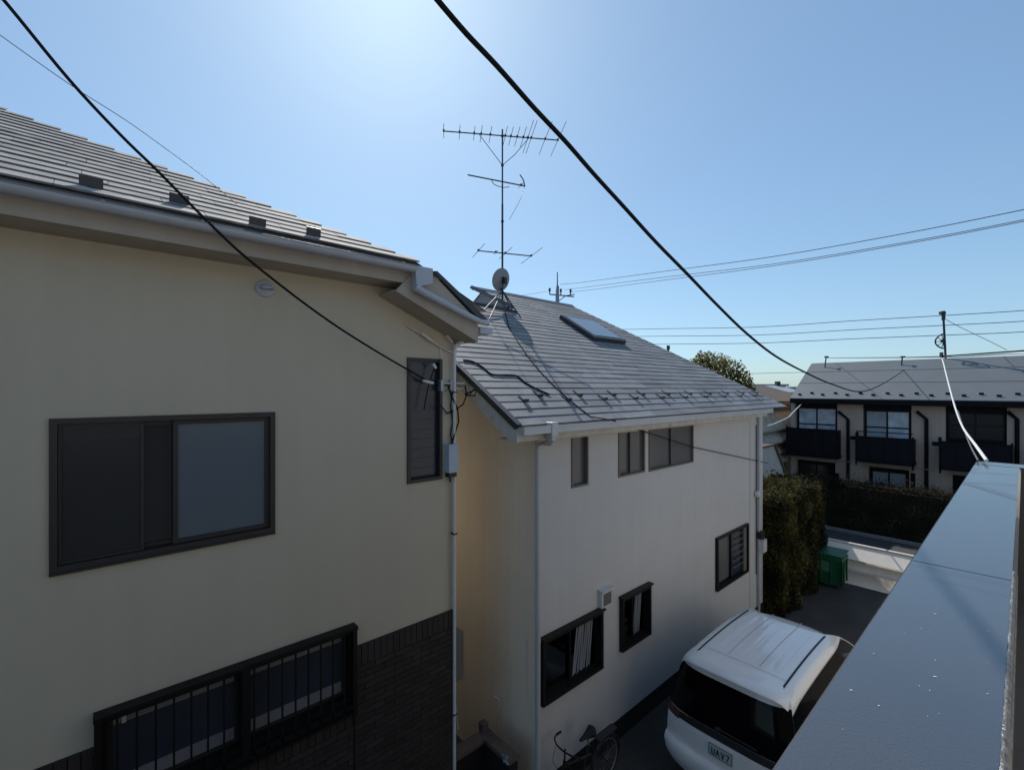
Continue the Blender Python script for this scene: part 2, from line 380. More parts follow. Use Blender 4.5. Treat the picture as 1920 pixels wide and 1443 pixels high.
# sloping barge board at the corner and its boxed end
pa = at_y(780, 505, ye+.03); pb = at_y(912, 606, ye+.03); pc = at_y(896, 641, ye+.03); pd = at_y(742, 545, ye+.03)
pe = at_y(897, 611, ye+.03)
mb = MB(); mb.prism([pd, pc, pe, at_y(886, 592, ye+.03), at_y(818, 520, ye+.03), pa], (0, .04, 0))
mb.prism([pd + Vector((0, .04, 0)), pc + Vector((0, .04, 0)), pc + Vector((0, .04, .02)), pd + Vector((0, .04, .02))], (0, L_-ye-.07, 0))
mb.prism([pc + Vector((-.03, .04, .0)), pc + Vector((0, .04, 0)), pe + Vector((0, .04, 0)), pe + Vector((-.03, .04, 0))], (0, 5, 0))
mb.build('barge_board', M['beige_trim'], lh)
mb = MB(); mb.prism([at_y(812, 508, ye), at_y(820, 508, ye), at_y(917, 601, ye), at_y(905, 603, ye)], (0, .09, 0))
mb.build('verge_flashing', M['darkmetal'], lh)
# gutter: half-round section swept along x
zg = at_y(0, 340, ye-.06).z
def gutter_run(p0, p1, r=.055, n=9, lipw=.006):
    mb = MB(); p0, p1 = Vector(p0), Vector(p1); rows = []
    for p in (p0, p1):
        row = []
        for k in range(n):
            an = math.pi*k/(n-1); row.append(p + Vector((0, -math.cos(an)*r, -math.sin(an)*r*1.1)))
        rows.append(row)
    mb.grid(rows)
    rows2 = [[q + Vector((0, .0, .0)) + (p - q)*.12 for q in row] for p, row in zip((p0, p1), rows)]
    mb.grid([r_[::-1] for r_ in rows2])
    for e in (0, -1):
        for k in (0, 1): mb.tube([rows[0][e], rows[1][e]], lipw, 6)
    for p, row in zip((p0, p1), rows): mb.poly(row)
    return mb
gx_end = at_y(778, 520, ye-.06).x
g = gutter_run((xl0-.5, ye-.06, zg), (gx_end, ye-.06, zg-.015)).build('gutter', M['gutter'], lh)
for i in range(9):
    x = -1.2 + i*.6
    if x < gx_end: mb = MB(); mb.box(x, x+.02, ye-.10, L_-.37, zg-.005, zg+.004); mb.build('gutter_bracket', M['gutter'], g)
hb = [at_y(u, v, ye-.08) for u, v in ((779, 497), (812, 503), (812, 532), (781, 538))]
mb = MB(); mb.prism(hb, (0, .11, 0)); mb.build('gutter_box', M['gutter'], lh, bevel=.006)
mb = MB(); mb.tube([at_y(778, 538, ye-.05), at_y(800, 551, ye-.05), at_y(860, 583, ye-.05), at_y(900, 603, ye-.05), at_y(915, 606, ye-.05)], [.045, .045, .04, .036, .036], 12)
mb.build('sloping_gutter', M['gutter'], lh)
mb = MB(); q = at_y(905, 612, ye+.05); mb.box(q.x-.06, q.x+.14, ye+.02, ye+4, q.z-.09, q.z-.01); mb.build('end_gutter', M['gutter'], lh)
# snow guards: angled plates standing on the slates
base = None
for (u, v) in ((171, 346), (336, 377), (483, 419), (588, 437)):
    p = at_roof(u, v+7, ye, ze, m1)
    if base is None:
        mb = MB(); mb.obox(p+Vector((0, 0, .045)), (.068, 0, 0), (0, .003, .002), (0, -.008, .042)); mb.obox(p+Vector((0, .05, .035)), (.02, 0, 0), (0, .06, .034), (0, -.002, .003))
        base = mb.build('snow_guard', M['darkmetal'], lh); p0 = p
    else: dup(base, lh, p-p0)
# vent hood
p = at_y(497, 541, L_)
mb = MB(); mb.lathe((p.x, L_, p.z), (0, -1, 0), [(.0, .02), (.078, .02), (.085, .012), (.085, 0)], 28)
rows = []
for i in range(8):
    a = math.pi*i/7; rows.append([Vector((p.x + math.cos(a)*.058, L_-.02-.075*math.sin(math.pi*.5*k/5), p.z-.012 + .055*math.sin(a)*math.cos(math.pi*.5*k/5))) for k in range(6)])
mb.grid(rows); mb.build('vent_cap', M['gutter'], lh)
# upper sliding window
win = frame_mb('Y', L_, ux0, ux1, uz0, uz1, .045, -.09, .022).build('window', M['bronze'], lh)
um = at_y(330, 900, L_).x; ul = at_y(270, 900, L_).x
mb = MB(); wbox(mb, 'Y', L_, ux0, ux1, uz0-.022, uz0-.002, -.02, .03); mb.build('sill', M['bronze'], win)
s1 = frame_mb('Y', L_, um-.02, ux1-.047, uz0+.05, uz1-.05, .035, -.05, -.012).build('sash', M['bronze'], win)
pane(s1, 'Y', L_, um+.016, ux1-.083, uz0+.086, uz1-.086, -.03, M['pane_sky'])
s2 = frame_mb('Y', L_, ux0+.047, um+.02, uz0+.05, uz1-.05, .035, -.088, -.055).build('sash', M['bronze'], win)
pane(s2, 'Y', L_, ux0+.083, um-.02, uz0+.086, uz1-.086, -.07, M['pane_dark'])
s3 = frame_mb('Y', L_, ux0+.047, ul, uz0+.048, uz1-.048, .022, -.035, -.010, tran=(uz1-.16,), mw=.018).build('insect_screen', M['bronze'], win)
pane(s3, 'Y', L_, ux0+.07, ul-.022, uz0+.07, uz1-.07, -.022, M['screen'], 'mesh')
# louvre window (slim, by the corner)
win = frame_mb('Y', L_, sx0, sx1, sz0, sz1, .04, -.09, .022).build('window', M['bronze'], lh)
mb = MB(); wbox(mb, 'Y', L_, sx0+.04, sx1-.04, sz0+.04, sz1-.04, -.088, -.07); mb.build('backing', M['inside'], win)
mb = MB(); n = 12; hh = (sz1-sz0-.09)/n
for i in range(n):
    z = sz0+.045+hh*(i+.5); mb.obox(((sx0+sx1)/2, L_+.045, z), ((sx1-sx0)/2-.045, 0, 0), (0, .003, .0005), (0, -.005, hh*.53))
mb.build('louvre', M['pane_louvre'], win)
# lower grille window
win = frame_mb('Y', L_, gx0, gx1, gz0, gz1, .06, -.09, .05).build('window', M['blackfr'], lh)
gm = at_y(457, 1290, L_).x
mb = MB(); wbox(mb, 'Y', L_, gx0-.02, gx1+.02, gz1-.004, gz1+.03, .0, .12); wbox(mb, 'Y', L_, gx0-.02, gx1+.02, gz0-.05, gz0, .0, .10); mb.build('sill', M['blackfr'], win)
for (a, b, d) in ((gx0+.06, gm-.03, -.05), (gm+.03, gx1-.06, -.05)):
    s_ = frame_mb('Y', L_, a, b, gz0+.06, gz1-.06, .04, d-.03, d).build('sash', M['bronze'], win)
    pane(s_, 'Y', L_, a+.04, b-.04, gz0+.1, gz1-.1, d-.012, M['pane_navy'])
    mb = MB(); wbox(mb, 'Y', L_, a+.041, b-.041, gz0+.1, gz0+.21, d-.010, d-.002); mb.build('rail', M['railgrey'], s_); mb = MB(); wbox(mb, 'Y', L_, a+.041, b-.041, gz1-.16, gz1-.1, d-.010, d-.002); mb.build('rail', M['railgrey'], s_)
mb = MB(); wbox(mb, 'Y', L_, gm-.035, gm+.035, gz0, gz1, -.09, .115)
k = 17
for i in range(1, k):
    x = gx0 + (gx1-gx0)*i/k
    if abs(x-gm) > .06: wbox(mb, 'Y', L_, x-.008, x+.008, gz0-.10, gz1-.005, .085, .1)
wbox(mb, 'Y', L_, gx0, gx1, gz0-.12, gz0-.09, .075, .105); wbox(mb, 'Y', L_, gx0-.015, gx0+.03, gz0-.14, gz1, .05, .11); wbox(mb, 'Y', L_, gx1-.03, gx1+.015, gz0-.14, gz1, .05, .11)
mb.build('grille', M['blackfr'], win)
mb = MB(); p = at_y(233, 1353, L_); wbox(mb, 'Y', L_, p.x-.014, p.x+.014, p.z-.03, p.z+.03, -.049, -.047); mb.build('sticker', M['ink'], win)
# brick base: upright soldier course over stretchers
def bricks(x0, x1, zt, zb_):
    mb = MB(); rnd = random.Random(5); bw = .077; x = x0
    while x < x1:
        e = min(x+bw-.008, x1)
        if e-x > .02: mb.box(x, e, L_-.035, L_, zt-.22, zt, rnd.uniform(.8, 1.25))
        x += bw
    z = zt-.228; r = 0
    while z > zb_:
        x = x0 - (.12 if r % 2 else 0)
        while x < x1:
            a, e = max(x, x0), min(x+.232, x1)
            if e-a > .03: mb.box(a, e, L_-.035, L_, z-.062, z, rnd.uniform(.75, 1.25))
            x += .24
        z -= .07; r += 1
    return mb
mb = bricks(gx1+.02, XR-.0, bz, .05); b2 = bricks(gx0+.0, gx1, gz0-.06, .05); b3 = bricks(-2.5, gx0-.02, bz, .05)
for b_ in (b2, b3): mb.add(b_.v, b_.f); mb.t[-len(b_.f):] = b_.t
mb.build('brick_base', M['brick'], lh, tintattr=True)
mb = MB(); mb.box(-2.5, gx0-.021, L_-.022, L_+.01, .0, bz-.003); mb.box(gx1+.021, XR, L_-.022, L_+.01, 0, bz-.003); mb.box(gx0-.021, gx1+.021, L_-.022, L_+.01, 0, gz0-.06)
mb.build('mortar', M['mortar'], lh)
# downpipe at the corner
xp = at_y(852, 1100, L_-.05).x
zpt = at_y(852, 655, L_-.05).z
mb = MB(); mb.tube([(xp, L_-.05, .05), (xp, L_-.05, zpt-.12), (xp+.0, L_-.05, zpt)], .021, 12)
mb.tube([(xp, L_-.05, zpt), (xp+.03, L_-.06, zpt+.06), (xp+.12, L_-.2, zpt+.14)], .026, 10)
for v in (925, 1337, 1100):
    z = at_y(852, v, L_-.05).z; mb.tube([(xp, L_-.05, z-.012), (xp, L_-.05, z+.012)], .026, 12)
mb.build('downpipe', M['pvc'], lh)
for v in (735, 1000, 1337):
    z = at_y(852, v, L_-.05).z; mb = MB(); mb.box(xp-.028, xp+.028, L_-.08, L_, z-.008, z+.008); mb.build('pipe_clip', M['dark_steel'], lh)
# meter box and service bracket on the wall by the louvre
p = at_y(833, 832, L_); q = at_y(848, 880, L_)
mb = MB(); mb.box(p.x, q.x+.02, L_-.11, L_, q.z-.02, p.z); bx = mb.build('meter_box', M['paleblue'], lh, bevel=.006)
mb = MB(); mb.box(p.x+.01, q.x, L_-.1, L_-.01, q.z-.075, q.z-.022); mb.tube([(p.x+.05, L_-.06, q.z-.07), (p.x+.05, L_-.06, q.z-.14)], .014, 8); mb.build('terminal', M['blackplastic'], bx)
mb = MB()
a0 = at_y(826, 718, L_-.03)
mb.box(a0.x, a0.x+.36, L_-.045, L_-.03, a0.z-.01, a0.z+.012); mb.box(a0.x, a0.x+.34, L_-.045, L_-.03, a0.z-.075, a0.z-.06)
mb.box(a0.x-.02, a0.x+.02, L_-.07, L_, a0.z-.1, a0.z+.04)
mb.box(a0.x+.14, a0.x+.17, L_-.05, L_-.01, a0.z-.09, a0.z+.04)
mb.build('cable_bracket', M['steel'], lh)
mb = MB()      # little arms under the eave
mb.tube([at_y(762, 610, L_-.02), at_y(790, 626, L_-.04), at_y(826, 650, L_-.04), at_y(845, 660, L_-.04), at_y(856, 661, L_-.05)], .009, 8)
mb.tube([at_y(790, 624, L_-.05), at_y(812, 641, L_-.05)], .02, 8)
mb.tube([at_y(838, 628, L_-.05), at_y(848, 642, L_-.09)], .016, 8); mb.tube([at_y(826, 650, L_-.02), at_y(827, 672, L_-.02)], .006, 6)
mb.build('conduit', M['pvc'], lh)
hx = XR; mb = MB()
for lane, pts in ((0, ((872, 722), (875, 740), (868, 758), (850, 770), (838, 775))), (1, ((840, 722), (846, 742), (858, 765), (860, 790), (852, 815), (846, 832))), (2, ((893, 722), (880, 740), (872, 738), (893, 730), (890, 742), (872, 740))), (3, ((826, 760), (833, 768), (838, 776)))):
    mb.tube([at_y(u, v, L_-.05-.012*lane) for u, v in pts], .010 if lane < 3 else .008, 7)
mb.tube([at_y(u, v, L_-.03) for u, v in ((848, 735), (845, 760), (849, 790), (845, 812), (848, 832))], .008, 6)
mb.build('wiring', M['cable'], lh)
# water heater on the end wall (only its edge shows past the corner)
hz1 = at_y(862, 1165, L_+.1).z; hz0 = at_y(862, 1270, L_+.1).z
mb = MB(); mb.prism([(XR, L_+.05, hz1-.10), (XR, L_+.5, hz1-.10), (XR, L_+.5, hz1+.05), (XR, L_+.05, hz1+.05)], (.02, 0, 0))
mb.prism([(XR+.02, L_+.06, hz0), (XR+.2, L_+.06, hz0), (XR+.2, L_+.06, hz1-.12), (XR+.02, L_+.06, hz1)], (0, .42, 0)); wh = mb.build('water_heater', M['heater'], lh, bevel=.006)
mb = MB()
for dx, y in ((.05, .10), (.10, .16), (.15, .2)): mb.tube([(XR+dx, L_+y, hz0), (XR+dx+.01, L_+y, hz0-.5), (XR+dx, L_+y, hz0-1.2)], .018, 8)
mb.build('pipe', M['blackplastic'], wh)
mb = MB(); mb.tube([(XR+.045, L_+.04, hz0+.0), (XR+.05, L_+.035, hz0-.25), (XR+.09, L_+.035, hz0-.62)], .006, 6); mb.build('hose', M['pvc'], wh)

# ------------------------------------------------------------------ GREY HOUSE
gh = thing('grey_house', (8, W_, 0), 'warm grey two storey house with slate roof and skylight beside the van', 'house')
yE = W_-.42; p = at_y(970, 799, yE); zE2 = p.z; XV = p.x; mg = .61
XC = at_y(1003, 900, W_).x; XF = at_y(1430, 900, W_).x
RA = at_roof(890, 540, yE, zE2, mg); RB = at_roof(1080, 579, yE, zE2, mg); YR = RA.y
GA = at_roof(966, 587, yE, zE2, mg); GB = at_roof(888, 568, yE, zE2, mg); YL = GB.y
XG = GA.x-.0; XU = RA.x
FC = at_roof(1477, 763, yE, zE2, mg); XFE = FC.x
ZR = zE2 + mg*(YR-yE); ZL = zE2 + mg*(YL-yE)
ztopw = zE2 - .1 + mg*.3
win_r = {
 'slit': rect(1071, 813, 1102, 910, W_), 'mid': rect(1159, 808, 1208, 890, W_), 'wide': rect(1216, 803, 1299, 872, W_),
 'low_r': rect(1341, 1008, 1400, 1092, W_), 'low_l': rect(1012, 1198, 1125, 1281, W_), 'low_m': rect(1161, 1120, 1215, 1202, W_)}
def vfit(k, uL, vt, vb):      # heights from the left edge of each opening
    r = win_r[k]; win_r[k] = (r[0], r[1], at_y(uL, vb, W_).z, at_y(uL, vt, W_).z)
vfit('slit', 1071, 813, 915); vfit('mid', 1159, 808, 895); vfit('wide', 1216, 803, 884); vfit('low_r', 1341, 1008, 1108); vfit('low_l', 1012, 1198, 1322); vfit('low_m', 1161, 1120, 1220)
mb = MB()
holed(mb, 'Y', W_, XC, XF, .0, ztopw, list(win_r.values()), .10)
me_ = MB(); me_.poly([(XC, W_, 0), (XC, W_, ztopw), (XC, YL, ZL-.12), (XC, YL+.35, ZL-.3), (XC, YL+.35, 0)]); me_.build('end_wall', M['tanwall'], gh)
mb.poly([(XC, YL+.35, 0), (XC, YL+.35, ZL-.3), (XG+.3, YL+.35, ZL-.3), (XG+.3, YL+.35, 0)])
mb.poly([(XG+.25, YL-.4, 0), (XG+.25, YL-.4, ZL-.4), (XG+.25, YL+4, ZL-.4), (XG+.25, YL+4, 0)])
mb.poly([(XF, W_, 0), (XF, W_, ztopw), (XF, YR*2-W_, ztopw), (XF, YR*2-W_, 0)])
mb.poly([(XG, 2*YR-W_, 0), (XF, 2*YR-W_, 0), (XF, 2*YR-W_, ztopw), (XG, 2*YR-W_, ztopw)])
mb.build('wall', M['greyw'], gh)
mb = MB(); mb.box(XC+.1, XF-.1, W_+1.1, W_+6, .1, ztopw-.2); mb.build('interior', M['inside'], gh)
mb = MB(); mb.box(XC-.0, XF, W_-.012, W_, 0, .33); mb.build('foundation', M['mortar'], gh)
mb = MB(); u_ = at_y(1406, 900, W_).x
mb.box(u_-.006, u_+.006, W_-.004, W_, .3, ztopw)
mb.build('wall_joint', M['concrete'], gh)
# roof
def xr_g(y):
    k = (y-yE)/(YR-yE); return XFE + (RB.x-XFE)*k
def xl_g(y): return XV if y < YL-.03 else XG
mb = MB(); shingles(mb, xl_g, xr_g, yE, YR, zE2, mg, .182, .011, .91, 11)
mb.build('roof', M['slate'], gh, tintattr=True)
mb = MB()
yb3 = 2*YR-yE; yb4 = 2*YL-yE
mb.poly([(XG, YR, ZR-.01), (RB.x, YR, ZR-.01), (XFE, yb3, zE2), (XG, yb3, zE2)])
mb.poly([(XFE, yE, zE2), (XFE, yb3, zE2), (RB.x, YR, ZR-.01)])
mb.poly([(XV, YL, ZL), (XG+.3, YL, ZL), (XG+.3, YL+.5, ZL-.31), (XV, YL+.5, ZL-.31)])
mb.poly([(XV+.03, yE+.01, zE2-.03), (XFE-.05, yE+.01, zE2-.03), (RB.x-.05, YR, ZR-.04), (XG+.05, YR, ZR-.04), (XG+.05, YL, ZL-.03), (XV+.03, YL, ZL-.03)])
mb.poly([(XG+.04, YL-.25, ZL-.3), (XG+.04, YL-.25, ZL-.17), (XG+.04, YR, ZR-.02), (XG+.04, 2*YR-YL+.25, ZL-.17), (XG+.04, 2*YR-YL+.25, ZL-.5)])
mb.build('roof_slope', M['slate_plain'], gh)
mb = MB()      # ridge caps, verge flashing
def cap(a, b, wd=.09, th=.025):
    a, b = Vector(a), Vector(b); d = (b-a); n_ = d.cross(Vector((0, 0, 1))).normalized()
    up = n_.cross(d).normalized(); up = up if up.z > 0 else -up
    mb.prism([a-n_*wd-up*.05, a+up*th, a+n_*wd-up*.05, a-up*.06], d)
cap((XU-.03, YR, ZR+.015), (RB.x+.05, YR, ZR+.015)); cap((XV-.03, YL, ZL+.012), (XG+.02, YL, ZL+.012), .07)
cap((XG+.0, YL-.15, ZL+.03), (XU-.1, YR, ZR+.03), .05)
mb.build('ridge_cap', M['ridge'], gh)
mb = MB(); n_ = Vector((0, -mg, 1)).normalized()
a = Vector((XV, yE-.01, zE2)); b = Vector((XV, YL, ZL))
mb.prism([a+n_*.028+Vector((-.025, 0, 0)), a+n_*.028+Vector((.06, 0, 0)), a+n_*.012+Vector((.06, 0, 0)), a-n_*.03+Vector((.0, 0, 0)), a-n_*.05+Vector((-.025, 0, 0))], b-a)
mb.box(XV, XFE, yE-.03, yE+.02, zE2-.012, zE2-.002)
mb.build('verge_flashing', M['darkmetal'], gh)
mb = MB()      # barge board and soffits, eave fascia
za = lambda y, o: zE2 + mg*(y-yE) + o
mb.prism([(XV+.005, yE+.01, za(yE, -.05)), (XV+.005, YL, za(YL, -.05)), (XV+.005, YL, za(YL, -.27)), (XV+.005, yE+.16, za(yE, -.19)), (XV+.005, yE+.01, za(yE, -.20))], (.03, 0, 0))
mb.prism([(XV+.035, yE+.1, za(yE+.1, -.19)), (XV+.035, YL, za(YL, -.19)), (XV+.035, YL, za(YL, -.17)), (XV+.035, yE+.1, za(yE+.1, -.17))], (XC-XV-.035, 0, 0))
xge = at_y(1441, 770, yE).x
mb.box(XV+.035, xge, yE+.03, yE+.055, zE2-.2, zE2-.02)
mb.box(XV+.035, xge, yE+.055, W_, zE2-.2, zE2-.18)
mb.box(XC, xge, W_-.03, W_-.003, zE2-.28, zE2-.2)
mb.build('barge_board', M['greytrim'], gh)
mb = MB()      # box gutter
mb.box(XV+.02, xge, yE-.10, yE+.028, zE2-.105, zE2-.095); mb.box(XV+.02, xge, yE-.106, yE-.10, zE2-.105, zE2-.015)
mb.box(XV+.02, XV+.03, yE-.10, yE+.028, zE2-.095, zE2-.015); mb.box(xge-.01, xge, yE-.10, yE+.028, zE2-.095, zE2-.015)
mb.box(XV+.02, xge, yE-.113, yE-.1, zE2-.017, zE2-.009)
gt = mb.build('gutter', M['gutter_pale'], gh)
# downpipes
a = at_y(1034, 800, yE-.05)
mb = MB(); mb.box(a.x-.06, a.x+.06, yE-.12, yE-.0, zE2-.16, zE2+.03); mb.box(a.x-.045, a.x+.045, yE-.1, yE-.01, zE2-.21, zE2-.16); mb.build('gutter_box', M['gutter_pale'], gh, bevel=.008)
xd = at_y(1008, 1000, W_-.05).x
mb = MB(); mb.tube([(a.x, yE-.05, zE2-.2), (a.x-.0, yE-.02, zE2-.25), (xd+.1, W_-.1, zE2-.29), (xd, W_-.055, zE2-.33), (xd, W_-.055, zE2-.45), (xd, W_-.055, .05)], .036, 14)
for z in (5.0, 3.9, 2.4): mb.tube([(xd, W_-.055, z-.02), (xd, W_-.055, z+.02)], .041, 14)
dp = mb.build('downpipe', M['gutter_pale'], gh)
xd2 = at_y(1423, 900, W_-.05).x
mb = MB(); mb.tube([(xd2, W_-.05, .05), (xd2, W_-.05, zE2-.25)], .03, 12)
for z in (4.6, 3.2): mb.tube([(xd2, W_-.05, z-.02), (xd2, W_-.05, z+.02)], .034, 12)
mb.build('downpipe', M['gutter'], gh)
# meter gear by the far corner
mb = MB(); p = at_y(1422, 925, W_-.05); mb.lathe((p.x-.08, W_-.02, p.z), (0, -1, 0), [(0, .1), (.07, .1), (.08, .08), (.08, 0)], 18); mb.build('meter', M['pvc'], gh); mb = MB()
p = at_y(1424, 1018, W_-.05); mb.box(p.x-.03, p.x+.2, W_-.16, W_, p.z-.22, p.z+.1)
mb.build('meter_box', M['pvc'], gh)
mb = MB(); mb.tube([(xd2-.12, W_-.03, 5.0), (xd2-.12, W_-.03, 1.2)], .012, 6)
p = at_y(1423, 1003, W_-.05); mb.box(p.x-.06, p.x+.16, W_-.14, W_, p.z-.08, p.z+.1); mb.build('conduit', M['blackplastic'], gh)
# windows
def slider(key, fr, pm, proud=.02, fw=.04, split=.5, swap=False, extra=None):
    a0, a1, h0, h1 = win_r[key]
    w_ = frame_mb('Y', W_, a0, a1, h0, h1, fw, -.10, proud).build('window', fr, gh)
    mid = a0 + (a1-a0)*split
    if split in (0, 1):
        pane(w_, 'Y', W_, a0+fw, a1-fw, h0+fw, h1-fw, -.05, pm[0])
    else:
        for i, (x0, x1, d) in enumerate(((a0+fw, mid+.02, -.06), (mid-.02, a1-fw, -.025))):
            s_ = frame_mb('Y', W_, x0, x1, h0+fw, h1-fw, .028, d-.026, d).build('sash', fr, w_)
            pane(s_, 'Y', W_, x0+.028, x1-.028, h0+fw+.028, h1-fw-.028, d-.01, pm[i])
    return w_, (a0, a1, h0, h1)
slider('slit', M['heater'], [M['pane_frost']], fw=.03, split=0)
w_, r_ = slider('mid', M['heater'], [M['pane_frost'], M['pane_frost']], fw=.03, split=.52)
slider('wide', M['heater'], [M['pane_frost'], M['pane_frost']], fw=.03, split=.52)
def curtain(parent, a0, a1, h0, h1, d, mt, amp=.03, waves=7, lean=.0):
    mb = MB(); rows = []
    for j in range(9):
        h = h0 + (h1-h0)*j/8
        rows.append([Vector(W3('Y', W_, a0+(a1-a0)*i/60 + lean*(j/8-.5), h, d - amp*(.5+.5*math.sin(i/60*waves*6.28 + j*.35)))) for i in range(61)])
    mb.grid(rows); return mb.build('curtain', mt, parent)
def grille_bars(w_, r, vert=6, horiz=0):
    a0, a1, h0, h1 = r; mb = MB()
    for i in range(1, vert): x = a0+(a1-a0)*i/vert; wbox(mb, 'Y', W_, x-.006, x+.006, h0+.01, h1-.01, .03, .045)
    for i in range(1, horiz): z = h0+(h1-h0)*i/horiz; wbox(mb, 'Y', W_, a0+.01, a1-.01, z-.006, z+.006, .045, .055)
    return mb.build('grille', M['blackfr'], w_)
for key, sp, c0, c1 in (('low_l', .5, .52, .93), ('low_m', .5, .48, .84)):
    w_, r = slider(key, M['blackfr'], [M['clear'], M['clear']], proud=.075, fw=.055, split=sp)
    a0, a1, h0, h1 = r; ww = a1-a0
    curtain(w_, a0-.1, a0+.12, h0+.02, h1-.02, -.13, M['curtain'], .04, 2, 0)
    mb = MB(); nn_ = 8; hh_ = h1-h0     # pale leaning slats behind the right-hand pane
    for k in range(nn_):
        xa_ = a0+ww*(c0+.06+(c1-c0-.14)*k/(nn_-1)); le = .012*math.sin(k*1.7)+.05; wd_ = ww*(c1-c0)*.034
        P_ = [W3('Y', W_, min(max(x, a0+ww*.5), a1-.1), z, -.030) for x, z in ((xa_-wd_-le, h0+.09+.03*(k%2)), (xa_+wd_-le, h0+.11), (xa_+wd_*1.2+le, h1-.10), (xa_-wd_*.7+le, h1-.12+.02*(k%3)))]
        mb.prism(P_, (0, .004, 0))
    mb.build('blind', M['slat'], w_)
    mb = MB(); wbox(mb, 'Y', W_, a0-.02, a1+.02, h1, h1+.025, 0, .11); mb.build('sill', M['blackfr'], w_)
w_, r = slider('low_r', M['blackfr'], [M['pane_frost'], M['pane_louvre']], proud=.06, fw=.05, split=.52)
a0, a1, h0, h1 = r; mb = MB()
for i in range(1, 7): z = h0+(h1-h0)*(.12+.125*i); wbox(mb, 'Y', W_, a0+(a1-a0)*.5, a1-.16, z-.008, z+.008, .012, .03)
wbox(mb, 'Y', W_, a1-.22, a1-.04, h0+.04, h1-.04, -.02, .02)
mb.build('louvre', M['heater'], w_)
p = at_y(1122, 1107, W_); q = at_y(1141, 1128, W_)
mb = MB(); wbox(mb, 'Y', W_, p.x, q.x, q.z-.02, p.z, 0, .07); wbox(mb, 'Y', W_, p.x-.02, q.x+.02, p.z, p.z+.02, 0, .11)
vt = mb.build('vent_cover', M['pvc'], gh); mb = MB(); wbox(mb, 'Y', W_, p.x+.04, q.x-.02, q.z+.02, p.z-.05, .07, .073); mb.build('vent_opening', M['heater'], vt)
# skylight
sk0, sk1, sk2, sk3 = [at_roof(u, v, yE, zE2, mg) for u, v in ((1065, 606), (1100, 604), (1155, 636), (1120, 643))]
sx_a, sx_b = (sk0.x+sk3.x)/2, (sk1.x+sk2.x)/2; sy_a, sy_b = (sk3.y+sk2.y)/2, (sk0.y+sk1.y)/2
pl = lambda x, y, l: Vector((x, y, zE2+mg*(y-yE))) + n_*l
mb = MB()
mb.prism([pl(sx_a-.09, sy_a-.09, .0), pl(sx_b+.09, sy_a-.09, .0), pl(sx_b+.09, sy_b+.09, .0), pl(sx_a-.09, sy_b+.09, .0)], n_*.11)
sf = mb.build('skylight', M['darkmetal'], gh, bevel=.008)
mb = MB(); mb.prism([pl(sx_a, sy_a, .112), pl(sx_b, sy_a, .112), pl(sx_b, sy_b, .112), pl(sx_a, sy_b, .112)], n_*.008); mb.build('pane', glass_mat('skylight_glass', (.16, .20, .23), .12), sf)
# snow guards in two staggered rows
base = None; yg1 = at_roof(1013, 746, yE, zE2, mg).y; yg2 = at_roof(985, 756, yE, zE2, mg).y
xg1 = at_roof(1013, 746, yE, zE2, mg).x; xg2 = at_roof(985, 756, yE, zE2, mg).x; sp = (at_roof(1152, 744, yE, zE2, mg).x - xg1)/2
spots = [(xg1+sp*i, yg1) for i in range(12)] + [(xg2+sp*i, yg2) for i in range(13)]
for i, (x, y) in enumerate(spots):
    if x > XFE-.4: continue
    p = pl(x, y, .012)
    if base is None:
        mb = MB(); mb.obox(p+n_*.03, (.042, 0, 0), (0, .003, .0018), n_*.03)
        mb.obox(p+n_*.006+Vector((0, .08, .08*mg)), (.018, 0, 0), Vector((0, .08, .08*mg)), n_*.003); mb.obox(p+n_*.026+Vector((0, .03, .03*mg)), (.007, 0, 0), Vector((0, .035, .035*mg-.016)), n_*.005)
        base = mb.build('snow_guard', M['darkmetal'], gh); p0 = p
    else: dup(base, gh, p-p0)
# small vent post on the far slope
mb = MB(); p = at_t(1253, 664, 19); mb.tube([p-Vector((0, 0, 1.2)), p+Vector((0, 0, .32))], .045, 8); mb.tube([p+Vector((0, 0, .2)), p+Vector((0, 0, .36))], .07, 8); mb.build('vent_pipe', M['dark_steel'], gh)
# standpipe hook on the end wall
mb = MB(); f_ = lambda u, v: at_x(u, v, XC-.07)
mb.tube([f_(931, 1372), f_(932, 1348), f_(937, 1335), f_(937, 1312), f_(934, 1309), f_(927, 1305)], [.008, .008, .008, .009, .013, .012], 8); mb.build('tap_pipe', M['pvc'], gh)

# cables lying on the grey roof
def on_roof(pts, l=.02): return [at_roof(u, v, yE, zE2, mg) + n_*l for u, v in pts]
def smooth(pts, n=6):
    P = [Vector(p) for p in pts]; P = [P[0]*2-P[1]] + P + [P[-1]*2-P[-2]]; out = []
    for i in range(1, len(P)-2):
        for k in range(n):
            t = k/n; a, b, c, d = P[i-1], P[i], P[i+1], P[i+2]
            out.append(.5*((2*b) + (c-a)*t + (2*a-5*b+4*c-d)*t*t + (3*b-a-3*c+d)*t**3))
    out.append(P[-2]); return out
mb = MB(); mb.tube(smooth(on_roof(((944, 572), (950, 600), (958, 622), (1000, 684), (1055, 741), (1106, 783)))) + [at_y(1150, 788, yE-.14), at_y(1200, 806, W_-.06), at_y(1300, 838, W_-.04), at_y(1440, 868, W_-.05)], .009, 6)
tag(mb.build('antenna_cable', M['cable']), 'thin black cable running from the mast down the slates and across the grey wall', 'cable')
mb = MB(); mb.tube(smooth(on_roof(((868, 677), (885, 680), (905, 691), (922, 704), (950, 705), (968, 707), (985, 720), (1005, 731), (1030, 742)))), .014, 6)
tag(mb.build('roof_cable', M['cable']), 'thick wavy black cable lying low across the grey slate roof', 'cable')

